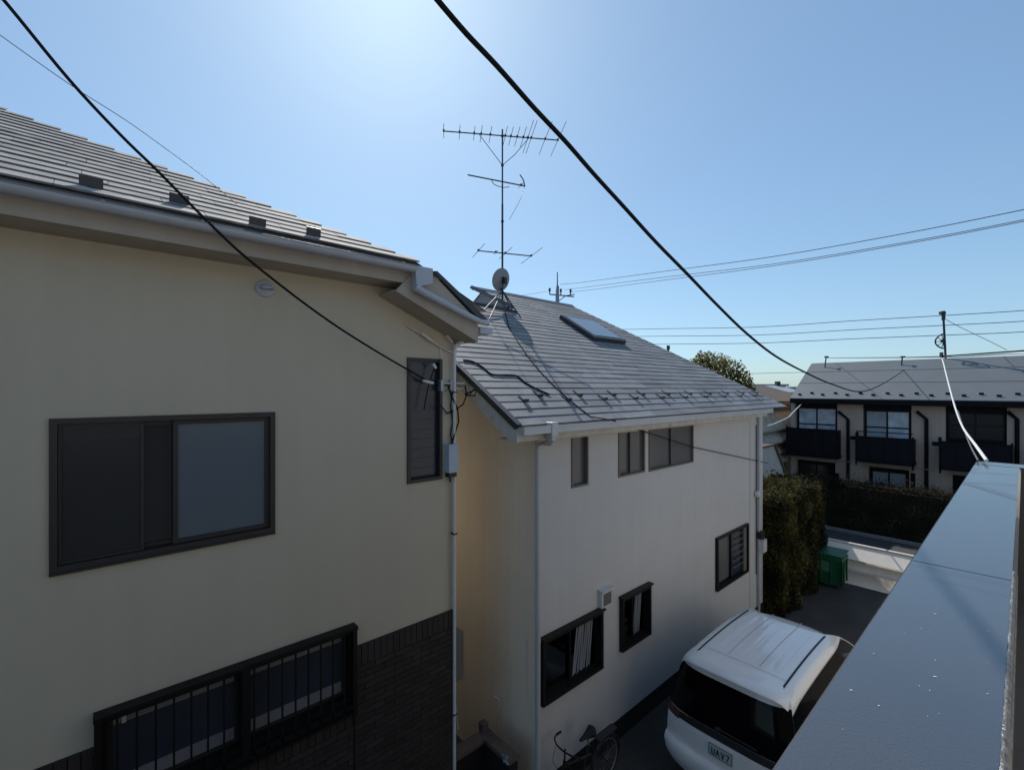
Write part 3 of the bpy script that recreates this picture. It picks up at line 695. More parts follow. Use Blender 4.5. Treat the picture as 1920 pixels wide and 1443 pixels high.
# ------------------------------------------------------------------ TV ANTENNA
ab = at_roof(942, 570, yE, zE2, mg); tm = ab.x/ray(942, 570).x
zat = lambda v, t=tm: CZ + (CV-v)/F_PX*t
an = thing('tv_antenna', tuple(ab), 'tall rooftop television mast with three aerials and a satellite dish', 'antenna')
mtop = zat(243)
mb = MB(); mb.tube([ab, (ab.x, ab.y, zat(383))], .024, 10); mb.tube([(ab.x, ab.y, zat(383)), (ab.x, ab.y, mtop)], .019, 10)
for v in (310, 415, 255): mb.tube([(ab.x, ab.y, zat(v)-.02), (ab.x, ab.y, zat(v)+.02)], .035, 8)
mb.build('mast', M['dark_steel'], an)
def yagi(z, ends, els, name, r=.014):
    """ends: boom end pixels on the level z; els: (fraction along the boom, half length, end offset)"""
    p, q = at_z(*ends[0], z), at_z(*ends[1], z); d = (q-p).normalized(); e = Vector((-d.y, d.x, 0)); e = e if e.y > 0 else -e
    mb = MB(); mb.tube([p, q], r, 8); b = mb.build(name, M['dark_steel'], an); mb = MB()
    for (f, h) in els:
        c = p.lerp(q, f); mb.tube([c-e*h, c+e*h], .0065, 6); mb.obox(c+Vector((0, 0, .012)), d*.02, e*.03, (0, 0, .018))
    mb.build('aerial_element', M['dark_steel'], b); return p, q, e, b
p, q, e, b = yagi(zat(251), ((832, 246), (1046, 263)), [(0, .3), (.135, .3), (.26, .3), (.32, .36), (.4, .36), (.53, .4), (.58, .4), (.635, .42), (.69, .44), (.73, .72), (.76, .72), (.885, .74), (1, .78)], 'aerial_boom')
mb = MB(); c0 = Vector((ab.x, ab.y, zat(310))); mb.tube([c0, p.lerp(q, .30)], .008, 6); mb.tube([c0, c0.lerp(p.lerp(q, .72), .5)+Vector((0, 0, -.08)), p.lerp(q, .74)], .008, 6); mb.build('boom_stay', M['dark_steel'], b)
p, q, e, b = yagi(zat(340), ((877, 328), (984, 349)), [(.93, .16)], 'aerial_boom', .016)
mb = MB(); mb.tube(smooth([p.lerp(q, .4), p.lerp(q, .45)+Vector((0, 0, -.1)), p.lerp(q, .6)+Vector((0, 0, -.13)), p.lerp(q, .72)+Vector((0, 0, -.09))]), .008, 6)
mb.tube(smooth([at_z(975, 328, q.z+.04), at_z(981, 337, q.z+.02), q]), .014, 6)
mb.tube(smooth([q, at_t(975, 375, tm*.98), at_t(955, 412, tm*.97)]), .005, 6); mb.build('reflector', M['dark_steel'], b)
yagi(zat(475), ((897, 470), (996, 480)), [(.0, .55), (1, .7), (.32, .15), (.5, .5)], 'aerial_boom')
dc = at_t(942, 525, tm-.12); vd_ = (dc-CAM).normalized(); dn = (Vector((vd_.x, vd_.y, 0)).normalized()*.68 + RT*-.66 + Vector((0, 0, .32))).normalized()
mb = MB(); mb.lathe(dc, -dn, [(.0, .02), (.10, .012), (.20, -.02), (.262, -.055), (.267, -.055), (.262, -.062), (.1, -.0), (0, .01)], 36)
ds = mb.build('satellite_dish', M['dish'], an)
mb = MB(); mb.obox(dc - dn*.07, Vector((0, 0, 1)).cross(dn).normalized()*.035, dn*.05, (0, 0, .08)); mb.tube([dc-dn*.05+Vector((0, 0, -.02)), dc+dn*.02+Vector((0, 0, -.22)), dc+dn*.25+Vector((0, 0, -.15))], .012, 6); mb.build('dish_bracket', M['blackplastic'], ds)
mb = MB()      # four-legged roof stand and guy wires
hub = Vector((ab.x, ab.y, ab.z+.32))
for (u, v) in ((898, 592), (917, 600), (976, 597), (960, 583)): mb.tube([hub, at_roof(u, v, yE, zE2, mg)+n_*.02], .013, 6)
f4 = [at_roof(u, v, yE, zE2, mg)+n_*.025 for u, v in ((890, 570), (968, 586), (976, 597))]
mb.tube(f4[:2], .02, 6); mb.tube([hub+Vector((0, 0, .0)), f4[1]], .016, 6)
mb.build('roof_stand', M['dark_steel'], an)

# ------------------------------------------------------------------ OVERHEAD CABLES
def wire(name, ctl, r, m, label, cat, group=None, n=5):
    """ctl: (u, v, t) with t = depth; None depth is filled so that 1/t runs straight between the given ones"""
    us = [c[0] for c in ctl]; known = [(i, 1/c[2]) for i, c in enumerate(ctl) if c[2]]
    pts = []
    for i, c in enumerate(ctl):
        if c[2]: t = c[2]
        else:
            a = max(k for k in known if k[0] < i); b = min(k for k in known if k[0] > i)
            f = (us[i]-us[a[0]])/(us[b[0]]-us[a[0]]); t = 1/(a[1]+(b[1]-a[1])*f)
        pts.append(at_t(c[0], c[1], t))
    mb = MB(); mb.tube(smooth(pts, n), r, 8)
    return tag(mb.build(name, m), label, cat, group)
yk = L_-.06
tk = yk/ray(800, 714).y
c_ = wire('service_cable', [(-60, -75, 2.7), (15, 10, None), (130, 150, None), (225, 252, None), (300, 325, None), (385, 411, None), (470, 490, None), (600, 590, None), (700, 655, None), (800, 713, tk)], .0115, M['cable'],
     'thick black cable crossing the left roof and ending beside the slim louvre window', 'cable')
mb = MB(); p = at_y(803, 716, yk); mb.tube([at_y(793, 713, yk), at_y(803, 716, yk), at_y(812, 718, yk)], .02, 8); mb.tube([at_y(812, 682, yk-.02), at_y(817, 690, yk-.02)], .02, 8); mb.build('cable_grip', M['pvc'], c_)
mb = MB(); mb.tube([at_y(812, 718, yk), at_y(840, 722, yk+.02)], .006, 6); mb.tube(smooth([at_y(825, 673, yk), at_y(816, 686, yk), at_y(803, 725, yk), at_y(795, 768, yk)]), .007, 6); mb.build('tail_wire', M['cable'], c_)
e_ = at_roof(448, 386, ye, ze, m1); te = (e_.x)/ray(448, 386).x
wire('thin_wire', [(-60, 22, 3.6), (0, 66, None), (130, 158, None), (235, 225, None), (300, 271, None), (380, 330, None), (448, 386, te)], .0035, M['cable_g'],
     'thin dark wire running down to the slates of the left roof', 'wire')
wire('drop_cable', [(780, -50, 2.35), (820, 0, None), (875, 64, None), (930, 122, None), (1000, 201, None), (1060, 265, None), (1115, 328, None), (1170, 388, None), (1230, 454, None), (1290, 515, None), (1345, 572, None), (1400, 625, None), (1455, 668, None), (1510, 698, None), (1560, 720, None), (1612, 734, None), (1650, 722, None), (1690, 697, None), (1712, 676, 25.4)], .0155, M['cable'],
     'thick black cable sagging across the whole sky down to the apartment roof', 'cable')
PT = 33.0
wire('power_line', [(1050, 533, PT), (1100, 528, None), (1250, 508, None), (1450, 481, None), (1700, 437, None), (1920, 393, None), (2000, 376, 15)], .016, M['cable_g'], 'uppermost power line leaving the concrete pole towards the right', 'power line', 'lines from the utility pole')
wire('power_line', [(1058, 543, PT), (1100, 538, None), (1250, 519, None), (1450, 495, None), (1700, 454, None), (1920, 412, None), (2000, 395, 15)], .014, M['cable_g'], 'middle power line, the upper of the close pair right of the pole', 'power line', 'lines from the utility pole')
wire('power_line', [(1068, 547, PT+.6), (1110, 543, None), (1250, 524.5, None), (1450, 498.5, None), (1700, 457, None), (1920, 415, None), (2000, 398, 15.3)], .014, M['cable_g'], 'lowest power line, the lower of the close pair right of the pole', 'power line', 'lines from the utility pole')
wire('power_line', [(1032, 545, PT), (990, 552, None), (900, 566, 45)], .014, M['cable_g'], 'faint power line dropping left from the pole behind the slate roof', 'power line', 'lines from the utility pole')
for (va, vb, vc, lab) in ((617, 613, 582, 'highest of three thin wires above the apartment roof'), (630, 628, 602, 'middle of three thin wires above the apartment roof'), (645, 643, 622, 'lowest of three thin wires above the apartment roof')):
    wire('overhead_wire', [(1130, va+1, 48), (1250, (va+vb)/2+1, None), (1420, vb, None), (1600, (vb*.62+vc*.38), None), (1760, vb*.32+vc*.68, None), (1920, vc, None), (2000, vc-9, 26)], .022, M['cable_g'], lab, 'wire', 'wires above the apartment roof')
wire('overhead_wire', [(1380, 701, 30), (1500, 698, None), (1760, 696, None), (1920, 692, None), (2000, 690, 19)], .013, M['cable_g'], 'thin wire stretched across the upper part of the apartment roof slope', 'wire')
wire('overhead_wire', [(1480, 771, 25), (1575, 774, None), (1700, 773, None), (1795, 770, 20)], .008, M['cable_g'], 'upper thin wire in front of the apartment upper windows', 'wire', 'wires in front of the apartment')
wire('overhead_wire', [(1540, 787, 25), (1620, 788, None), (1720, 789.5, None), (1805, 788, 19)], .010, M['cable'], 'lower thin wire in front of the apartment upper windows', 'wire', 'wires in front of the apartment')
tcl = 9.0
mb = MB()
wire('messenger_wire', [(1551, 671, 25.6), (1690, 670, None), (1768, 668, tcl*1.05), (1768.5, 667.5, tcl), (1850, 662, None), (1925, 657, None), (2010, 650, 5.6)], .012, M['cable'], 'dark wire above the white one, running right from the clamp over the apartment ridge', 'wire')
PE = at_z(1850, 862, 5.4)
tpe = (PE-CAM).dot(FW)
wc = wire('white_cable', [(2010, 664, 5.7), (1920, 662, None), (1840, 666, None), (1790, 669, None), (1768, 669.5, tcl), (1770, 684, 8.6), (1781, 728, 7.2), (1793, 770, 6.2), (1806, 802, 5.5), (1829, 834, tpe*1.2), (1850, 863, tpe)], .0105, M['cable_w'], 'white cable hanging from the clamp down to the parapet end', 'cable')
mb = MB(); c = at_t(1770, 668, tcl); mb.obox(c, RT*.05, FW*.03, (0, 0, .02)); mb.obox(c+RT*-.05+Vector((0, 0, .03)), RT*.02, FW*.02, (0, 0, .05)); mb.build('cable_clamp', M['dark_steel'], wc)
wire('tail_cable', [(1796, 770, 6.15), (1806, 800, 5.6), (1818, 832, 4.4), (1834, 863, tpe*1.02)], .006, M['cable_g'], 'thin grey cable beside the white one, ending on the parapet', 'cable')
wire('loose_cable', [(1514, 745, 25.0), (1500, 760, None), (1487, 773, None), (1478, 782, None), (1455, 793, None), (1440, 798, 14.5)], .02, M['cable_w'], 'pale cable hanging from the apartment eave towards the grey house corner', 'cable')

# ------------------------------------------------------------------ UTILITY POLE
pp = at_t(1045, 575, PT); up_ = thing('utility_pole', (pp.x, pp.y, 0), 'grey concrete utility pole with crossarm rising behind the slate roof', 'utility pole')
ptop = at_t(1045, 510, PT).z
mb = MB(); mb.tube([(pp.x, pp.y, 0), (pp.x, pp.y, pp.z), (pp.x, pp.y, ptop-1.0), (pp.x, pp.y, ptop-.99), (pp.x, pp.y, ptop)], [.2, .15, .12, .05, .04], 12); mb.build('pole', M['steel'], up_)
mb = MB(); z1 = at_t(1045, 553, PT).z; z2 = at_t(1045, 555, PT).z
c = Vector((pp.x, pp.y, z1)); mb.tube([c-RT*.55+Vector((0, 0, .05)), c, c+RT*1.2+Vector((0, 0, -.12))], .045, 6); mb.tube([c+Vector((0, 0, -.5)), c+RT*.6+Vector((0, 0, -.05)), c+RT*1.25+Vector((0, 0, .05))], .035, 6); mb.build('crossarm', M['dark_steel'], up_)
for dx, dz in ((-.55, .05), (.25, .0), (.95, -.03)):
    mb = MB(); q = c+RT*dx+Vector((0, 0, dz)); mb.tube([q, q+Vector((0, 0, .42))], .04, 8); mb.lathe(q+Vector((0, 0, .2)), (0, 0, 1), [(.05, 0), (.09, .05), (.06, .1), (.09, .15), (.07, .24), (0, .26)], 10); mb.build('insulator', M['dark_steel'], up_)

# ------------------------------------------------------------------ APARTMENT
ap = thing('apartment_building', (AX, 3, 0), 'taupe two storey apartment block with grey metal roof and navy balconies', 'building')
yA = at_x(1484, 800, AX).y; zEv = at_x(1484, 747, AX-.45).z; YB = -9.0
yRf = at_x(1481, 746, AX-.5).y
zRi = None
d = ray(1522, 681); t = yRf/d.y; RI = CAM + d*t
mb = MB()
bays = []
for (ul, ur) in ((1485, 1570), (1618, 1709), (1773, 1888)):
    bays.append((at_x(ur, 800, AX).y, at_x(ul, 800, AX).y))
for k in range(1, 3): s_ = bays[2][1]-bays[2][0]; pit = bays[1][1]-bays[2][1]; bays.append((bays[2][0]-pit*k, bays[2][1]-pit*k))
z2b, z2t = 2.72, at_x(1660, 757, AX).z; z1b, z1t = .35, at_x(1660, 877, AX).z
holes = [(b[0], b[1]-(.16 if i == 0 else 0), z2b, z2t) for i, b in enumerate(bays)] + [(b[0]+.08, b[1]-.2, z1b, z1t) for b in bays]
holed(mb, 'X', AX, YB, yA, 0, zEv, holes, .25)
mb.poly([(AX, yA, 0), (RI.x*2-AX, yA, 0), (RI.x*2-AX, yA, zEv), (RI.x, yA, RI.z-.12), (AX, yA, zEv)])
mb.poly([(AX, YB, 0), (AX, YB, zEv), (RI.x, YB, RI.z-.12), (RI.x*2-AX, YB, zEv), (RI.x*2-AX, YB, 0)])
mb.build('wall', M['aptwall'], ap)
mb = MB(); wbox(mb, 'X', AX, yA-.16, yA, 0, z2t+.1, .002, .06); mb.build('corner_post', M['farwall'], ap)
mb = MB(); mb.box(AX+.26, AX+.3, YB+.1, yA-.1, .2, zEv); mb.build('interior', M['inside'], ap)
mb = MB(); ev = Vector((AX-.5, 0, at_x(1481, 746, AX-.5).z)); rz = RI.z
mb.prism([(ev.x, yRf, ev.z), (RI.x, yRf, rz), (2*RI.x-ev.x, yRf, ev.z), (2*RI.x-ev.x, yRf, ev.z-.08), (RI.x, yRf, rz-.08), (ev.x, yRf, ev.z-.08)], (0, YB-.4-yRf, 0))
mb.build('roof', M['aptroof'], ap)
mb = MB()
pw = at_x(1600, 697, RI.x).y
for f in (.40, .72):
    q = Vector((ev.x, 0, ev.z)).lerp(Vector((RI.x, 0, rz)), f); mb.box(q.x, q.x+.02, YB-.4, yRf, q.z+.004, q.z+.016)
mb.build('roof_seam', M['heater'], ap)
mb = MB(); mb.box(ev.x-.06, ev.x+.12, YB-.4, yRf-.02, ev.z-.24, ev.z-.03); mb.box(ev.x+.12, AX-.003, YB-.4, yRf-.1, ev.z-.26, ev.z-.2); mb.build('eave_gutter', M['black'], ap)
ms = (rz-ev.z)/(RI.x-ev.x); base = None; i = 0
y = yRf-.35
while y > -3:
    x = ev.x + (.42 if i % 2 else .28); p = Vector((x, y, ev.z+ms*(x-ev.x)))
    if base is None:
        mb = MB(); mb.obox(p+Vector((0, 0, .03)), (.01, 0, .005), (0, .07, 0), (-.02, 0, .045)); base = mb.build('snow_guard', M['black'], ap); p0 = p
    else: dup(base, ap, p-p0)
    y -= .48; i += 1
def apwin(b, h0, h1, pm, curt=None, tr=(), parts=2):
    a0, a1 = b
    f_ = frame_mb('X', AX, a0+.06, a1-.06, h0, h1, .05, -.22, -.16, mull=[(a0+a1)/2], mw=.06, tran=tr).build('window', M['blackfr'], ap)
    mid = (a0+a1)/2
    for k, (x0, x1) in enumerate(((a0+.11, mid-.03), (mid+.03, a1-.11))): pane(f_, 'X', AX, x0, x1, h0+.05, h1-.05, -.19, pm[k % len(pm)])
    return f_
M['apt_pane'] = mat('apartment_pane', (.33, .39, .43), .2, var=.25, scale=1.5)
M['apt_pane2'] = mat('apartment_pane_pale', (.50, .57, .64), .2, var=.35, scale=3)
M['apt_pane_d'] = mat('apartment_pane_dark', (.010, .012, .018), .15, var=.2)
zw1 = at_x(1660, 770, AX).z; zw0 = 2.78
for i, b in enumerate(bays):
    bb = (b[0], b[1]-(.16 if i == 0 else 0))
    pm = [M['apt_pane2'], M['apt_pane']] if i == 1 else ([M['apt_pane2']] if i == 0 else [M['apt_pane_d']])
    apwin(bb, zw0, zw1 if i else zw1+.05, pm, tr=(zw1-.75,) if i < 2 else (zw1-.5,))
    mb = MB(); wbox(mb, 'X', AX, bb[0]+.02, bb[1]-.02, zw1+.02, z2t, -.24, -.12); mb.build('shutter_box', M['navy'], ap)
    apwin((b[0]+.1, b[1]-.22), z1b+.02, at_x(1660, 884, AX).z if i else z1t-.15, [M['apt_pane']] if i == 1 else [M['apt_pane_d']])
# balconies
for i, b in enumerate(bays):
    a0, a1 = b[0]-.14, b[1]+(.1 if i else -.0)
    zt = at_x(1665, 822 if i else 813, AX-.7).z; zb = at_x(1665, 868, AX-.7).z
    mb = MB(); mb.box(AX-.75, AX-.72, a0, a1, zb+.1, zt); mb.box(AX-.72, AX-.003, a0, a0+.03, zb+.1, zt-.002); mb.box(AX-.72, AX-.003, a1-.03, a1, zb+.1, zt-.002)
    bal = mb.build('balcony', M['navy'], ap)
    mb = MB(); mb.box(AX-.78, AX-.003, a0-.02, a1+.02, zb-.05, zb+.099); mb.build('balcony_slab', M['black'], bal)
    mb = MB(); mb.box(AX-.79, AX-.74, a0-.03, a1+.03, zt, zt+.05)
    for k in range(1, 4): yk_ = a0+(a1-a0)*k/4; mb.box(AX-.765, AX-.751, yk_-.02, yk_+.02, zb+.1, zt)
    for yk_ in (a0, a1): mb.box(AX-.78, AX-.73, yk_-.03, yk_+.03, zb-.2 if i else zb, zt+.12)
    if i == 1:
        zz = at_x(1665, 811, AX-.7).z; mb.box(AX-.78, AX-.75, a0, a1, zz-.02, zz+.02)
    mb.build('handrail', M['black'], bal)
    mb = MB(); mb.box(AX-.78, AX-.765, a0-.6, a1+.03, zb-.12, zb-.08); mb.build('drain_pipe', M['heater'], bal)
    if i in (1, 2):
        mb = MB(); q = at_x(1604 if i == 1 else 1759, 821 if i == 1 else 832, AX-.4); mb.box(q.x-.1, q.x+.2, q.y-.22, q.y+.18, q.z-.07, q.z+.07); mb.box(q.x, q.x+.1, q.y-.1, q.y+.0, q.z+.07, q.z+.28); mb.build('laundry_arm', M['black'], bal)
for ui in (1590, 1737, 1907):
    y = at_x(ui, 800, AX-.08).y; zt = at_x(ui, 786, AX-.08).z; up2 = at_x(ui-18, 771, AX-.08)
    mb = MB(); mb.tube([(AX-.08, y, .1), (AX-.08, y, zt), (AX-.12, up2.y, up2.z)], .065, 8); mb.build('downpipe', M['black'], ap)
    y2 = y+.45; mb = MB(); mb.box(AX-.05, AX-.003, y2-.09, y2+.05, 1.0, at_x(ui, 889, AX).z); mb.build('meter_box', M['black'], ap)
# roof rail posts and wire on the ridge
for (u, v0, v1, lab) in ((1546, 685, 669, 'short dark post at the left end of the apartment roof'), (1690, 676, 669, 'short dark post midway along the apartment ridge')):
    t = (RI.x-.5)/ray(u, v0).x; a, b = at_t(u, v0, t), at_t(u+(3 if u < 1600 else 2), v1, t)
    mb = MB(); mb.tube([a-Vector((0, 0, .25)), b], .03, 6); mb.obox(b+RT*.02, RT*.09, FW*.04, (0, 0, .04)); tag(mb.build('wire_post', M['dark_steel']), lab, 'post', 'posts on the apartment roof')
ta = RI.x/ray(1772, 668).x
am = thing('roof_mast', tuple(at_t(1773, 672, ta)), 'thin mast with grid reflector and bent head above the apartment ridge', 'antenna')
mb = MB(); mb.tube([at_t(1773, 676, ta), at_t(1772, 650, ta), at_t(1769, 597, ta)], .042, 8); mb.tube([at_t(1769, 600, ta), at_t(1769, 583, ta)], .07, 8); mb.tube([at_t(1771, 587, ta), at_t(1763, 587, ta)], .09, 6); mb.build('mast', M['dark_steel'], am)
mb = MB(); cc = at_t(1765, 640, ta)
rim = [cc + RT*(.19*math.cos(a)) + Vector((0, 0, .33*math.sin(a))) + FW*(.1*math.cos(2*a)) for a in [6.283*k/20 for k in range(21)]]
mb.tube(rim, .03, 6)
for k in range(0, 10, 2): mb.tube([rim[k], cc-FW*.1, rim[k+10]], .016, 5)
mb.tube([cc, at_t(1771, 636, ta)], .06, 6); mb.build('grid_reflector', M['dark_steel'], am)
wire('guy_wire', [(1774, 599, ta), (1800, 613, ta), (1850, 637, ta), (1888, 656, ta+.2)], .012, M['cable_g'], 'thin guy wire slanting right from the top of the roof mast', 'wire')

# ------------------------------------------------------------------ foliage
def leaves(name, pts_fn, n, size, m, parent, seed=1):
    rnd = random.Random(seed); V = []; Fc = []; T = []
    for i in range(n):
        p, nrm, t = pts_fn(rnd)
        a = Vector((rnd.gauss(0, 1), rnd.gauss(0, 1), rnd.gauss(0, 1))).normalized(); nn = (Vector(nrm)*.7 + a).normalized()
        x = nn.cross(Vector((rnd.gauss(0, 1), rnd.gauss(0, 1), rnd.gauss(0, 1)))).normalized(); y = nn.cross(x)
        s_ = size*rnd.uniform(.6, 1.4); o = len(V); p = Vector(p)
        V += [p-x*s_*.5, p+y*s_*.32+nn*s_*.1, p+x*s_*.5, p-y*s_*.32+nn*s_*.1]; Fc.append((o, o+1, o+2, o+3)); T.append(t)
    mb = MB(); mb.v = V; mb.f = [list(f) for f in Fc]; mb.t = T; mb.sm = [False]*len(Fc)
    return mb.build(name, m, parent, tintattr=True)
from mathutils import noise as MN
def hedge(name, x0, x1, y0, y1, h, label, n, size, m, seed, faces):
    hd = thing(name, ((x0+x1)/2, (y0+y1)/2, 0), label, 'hedge')
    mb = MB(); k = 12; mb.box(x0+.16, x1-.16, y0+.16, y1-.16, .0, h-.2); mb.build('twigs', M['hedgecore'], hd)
    ar = {'-x': (y1-y0)*h, '+x': (y1-y0)*h, '-y': (x1-x0)*h, '+y': (x1-x0)*h, 'top': (x1-x0)*(y1-y0)*1.5}
    fl = [(f, ar[f]) for f in faces]; tot = sum(a for _, a in fl)
    def fn(r):
        q = r.random()*tot
        for f, a in fl:
            if q < a: break
            q -= a
        dep = abs(r.gauss(0, .10)); x, y, z = r.uniform(x0, x1), r.uniform(y0, y1), h*r.random()
        nm = {'-x': (-1, 0, 0), '+x': (1, 0, 0), '-y': (0, -1, 0), '+y': (0, 1, 0), 'top': (0, 0, 1)}[f]
        if f == '-x': x = x0+dep
        elif f == '+x': x = x1-dep
        elif f == '-y': y = y0+dep
        elif f == '+y': y = y1-dep
        else: z = h-dep + (abs(r.gauss(0, .12)) if r.random() < .25 else 0)
        p = Vector((x, y, z)); b = MN.noise(p*1.3)*.16 + MN.noise(p*3.5)*.08
        p += Vector(nm)*b
        t = min(1, max(0, .40 + MN.noise(p*1.6)*.45 + r.gauss(0, .11)))
        return p, nm, t
    leaves('foliage', fn, n, size, m, hd, seed); return hd
hedge('tall_hedge', 13.05, 16.75, 4.1, 5.6, 3.0, 'tall clipped hedge with sunlit yellow green top beside the grey house corner', 36000, .068, M['hedgeleaf'], 3, ('-x', '-y', 'top', '+x'))
hedge('long_hedge', HX, HX+.95, -8, 6.9, 2.02, 'long low dark hedge in front of the apartment ground floor', 36000, .068, M['hedgeleaf2'], 4, ('-x', 'top', '+y'))
tx = at_t(1340, 700, 21.0)
tr = thing('evergreen_tree', (tx.x, tx.y, 0), 'bushy olive green tree rising behind the slope of the slate roof', 'tree')
mb = MB(); mb.tube([(tx.x, tx.y, 0), (tx.x+.1, tx.y, 2), (tx.x, tx.y+.1, 4.2), (tx.x, tx.y, 6)], [.2, .16, .12, .05], 10)
for a in range(7):
    an_ = a*.9; mb.tube([(tx.x, tx.y, 3+a*.35), (tx.x+math.cos(an_)*.8, tx.y+math.sin(an_)*.8, 4+a*.4), (tx.x+math.cos(an_)*1.3, tx.y+math.sin(an_)*1.3, 4.8+a*.35)], [.07, .05, .02], 6)
mb.build('trunk', M['bark'], tr)
rc = random.Random(9); clumps = []
ztp = at_t(1330, 662, 21.0).z
for (u, v, rr) in ((1312, 690, .6), (1322, 676, .5), (1340, 690, .75), (1352, 683, .55), (1372, 695, .6), (1385, 712, .6), (1360, 715, .8), (1325, 715, .9), (1395, 725, .5), (1300, 690, .35), (1335, 730, 1.2), (1370, 745, 1.1), (1404, 733, .3)):
    c = at_t(u, v, 21.0 + rc.uniform(-.5, .9)); clumps.append((c, rr))
for i in range(14): clumps.append((Vector((tx.x+rc.uniform(-1.2, 1.2), tx.y+rc.uniform(-.6, 1.6), rc.uniform(3.8, 6.0))), rc.uniform(.5, .9)))
def tfn(r):
    c, rr = r.choice(clumps); d_ = Vector((r.gauss(0, 1), r.gauss(0, 1), r.gauss(0, 1))).normalized(); k = r.random()**.45
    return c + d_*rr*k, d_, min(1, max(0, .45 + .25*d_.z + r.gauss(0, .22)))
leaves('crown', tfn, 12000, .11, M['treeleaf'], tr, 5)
bp_ = at_t(1398, 712, 20.5)

# ------------------------------------------------------------------ neighbours seen in the gap and far roofs
nh = thing('brown_roof_house', (21.3, 10.2, 0), 'low house with dark brown roof and tan tin canopies in the gap beside the apartment', 'house')
hz = at_t(1460, 740, 24).z
mb = MB(); mb.box(19, 31, 8.7, 13.5, 0, 4.6); mb.build('wall', M['farwall'], nh)
mb = MB(); z0_ = at_y(1462, 752, 8.2).z+.55; mb.prism([(18.2, 8.2, z0_-.55), (18.2, 11, z0_+.3), (18.2, 14, z0_-.55), (18.2, 14, z0_-.7), (18.2, 11, z0_+.12), (18.2, 8.2, z0_-.72)], (13.2, 0, 0)); mb.box(18.4, 31, 8.3, 8.4, z0_-1.0, z0_-.6); mb.build('roof', M['rust'], nh)
for k, (va, vb, dep) in enumerate(((768, 800, .9), (800, 822, 1.2), (826, 842, 1.0), (846, 858, 1.3))):
    a = at_y(1446, va, 8.2); b = at_y(1490, vb, 8.2-dep*.3)
    mb = MB(); mb.prism([(18.4, 8.55, a.z), (18.4, 8.55-dep*.5, b.z-.0), (18.4, 8.55-dep*.5, b.z-.1), (18.4, 8.55, a.z-.1)], (12.5-k*.4, 0, 0)); mb.build('canopy', M['tanroof'], nh)
xs_ = 17.4
wh_ = thing('white_outhouse', (17.0, 6.6, 0), 'small pale gable building with dark sloping verge behind the tall hedge', 'outhouse')
w0 = at_y(1446, 836, 6.2); w1 = at_y(1478, 906, 6.2)
mb = MB(); mb.prism([(w0.x-1.2, 6.2, 0), (w1.x, 6.2, 0), (w1.x, 6.2, w1.z), (w0.x+.25, 6.2, w0.z), (w0.x-1.2, 6.2, w0.z)], (0, 1.6, 0)); mb.build('wall', M['farwall'], wh_)
mb = MB(); mb.prism([(w0.x+.2, 6.14, w0.z+.05), (w0.x+.32, 6.14, w0.z+.05), (w1.x+.1, 6.14, w1.z), (w1.x-.04, 6.14, w1.z)], (0, 1.7, 0)); mb.box(w0.x-1.25, w0.x+.32, 6.14, 7.84, w0.z+.0, w0.z+.06); mb.build('roof', M['rust'], wh_)
fh = thing('distant_house', tuple(Vector((at_t(1425, 730, 60).x, at_t(1425, 730, 60).y, 0))), 'distant pale blue rooftops just beside the tree', 'house')
c = at_t(1425, 726, 60); mb = MB(); mb.obox((c.x, c.y, c.z*.5-.4), RT*3.4, FW*3, (0, 0, c.z*.5-.2)); mb.build('wall', M['farwall'], fh)
mb = MB(); mb.prism([c-RT*3.8-FW*3.4+Vector((0, 0, -.6)), c-RT*2.5+Vector((0, 0, .25)), c+RT*2.5+Vector((0, 0, .25)), c+RT*3.8-FW*3.4+Vector((0, 0, -.6))], FW*.1+Vector((0, 0, -.1)))
mb.prism([c-RT*3.8+FW*3.4+Vector((0, 0, -.6)), c-RT*2.5+Vector((0, 0, .25)), c+RT*2.5+Vector((0, 0, .25)), c+RT*3.8+FW*3.4+Vector((0, 0, -.6))], FW*-.1+Vector((0, 0, -.1))); mb.build('roof', M['farblue'], fh)
mb = MB(); q = at_t(1458, 722, 60); mb.obox((q.x, q.y, q.z), RT*.25, FW*.25, (0, 0, .5)); mb.build('chimney', M['dark_steel'], fh)
for (u, t, wd, hpx, lab) in ((1475, 90, 6, 728, 'far flat pale block on the horizon beside the brown roof'), (1405, 75, 3, 724, 'far grey roof peeking over the slate slope by the tree')):
    c = at_t(u, hpx, t); fb = thing('distant_building', (c.x, c.y, 0), lab, 'building')
    mb = MB(); mb.obox((c.x, c.y, c.z/2), RT*wd, FW*5, (0, 0, c.z/2)); mb.build('wall', M['farwall'], fb)
    mb = MB(); mb.obox((c.x, c.y, c.z+.15), RT*(wd+.3), FW*5.3, (0, 0, .145)); mb.build('roof', M['farblue'], fb)

# ------------------------------------------------------------------ BIN and GATE
bc = at_z(1578, 1108, .006); bx0, by0 = bc.x-.02, bc.y
bn = thing('wheelie_bin', (bx0+.35, by0+.4, 0), 'green plastic rubbish bin standing in front of the white gate', 'bin')
bx1, by1 = bx0+.62, by0+.78; bh = .98
mb = MB()
def taper(x0, x1, y0, y1, z0, z1, k):
    mb.add([(x0+k, y0+k, z0), (x1-k, y0+k, z0), (x1-k, y1-k, z0), (x0+k, y1-k, z0), (x0, y0, z1), (x1, y0, z1), (x1, y1, z1), (x0, y1, z1)],
           [(0,3,2,1),(4,5,6,7),(0,1,5,4),(1,2,6,5),(2,3,7,6),(3,0,4,7)])
taper(bx0, bx1, by0, by1, .09, bh, .05); mb.build('body', M['green'], bn, bevel=.015)
mb = MB(); mb.box(bx0-.03, bx1+.03, by0-.03, by1+.03, bh-.13, bh-.04)
for yy in (by0+.0, by0+.26, by0+.52, by1): mb.box(bx0-.02, bx0+.03, yy-.02, yy+.02, .15, bh-.13)
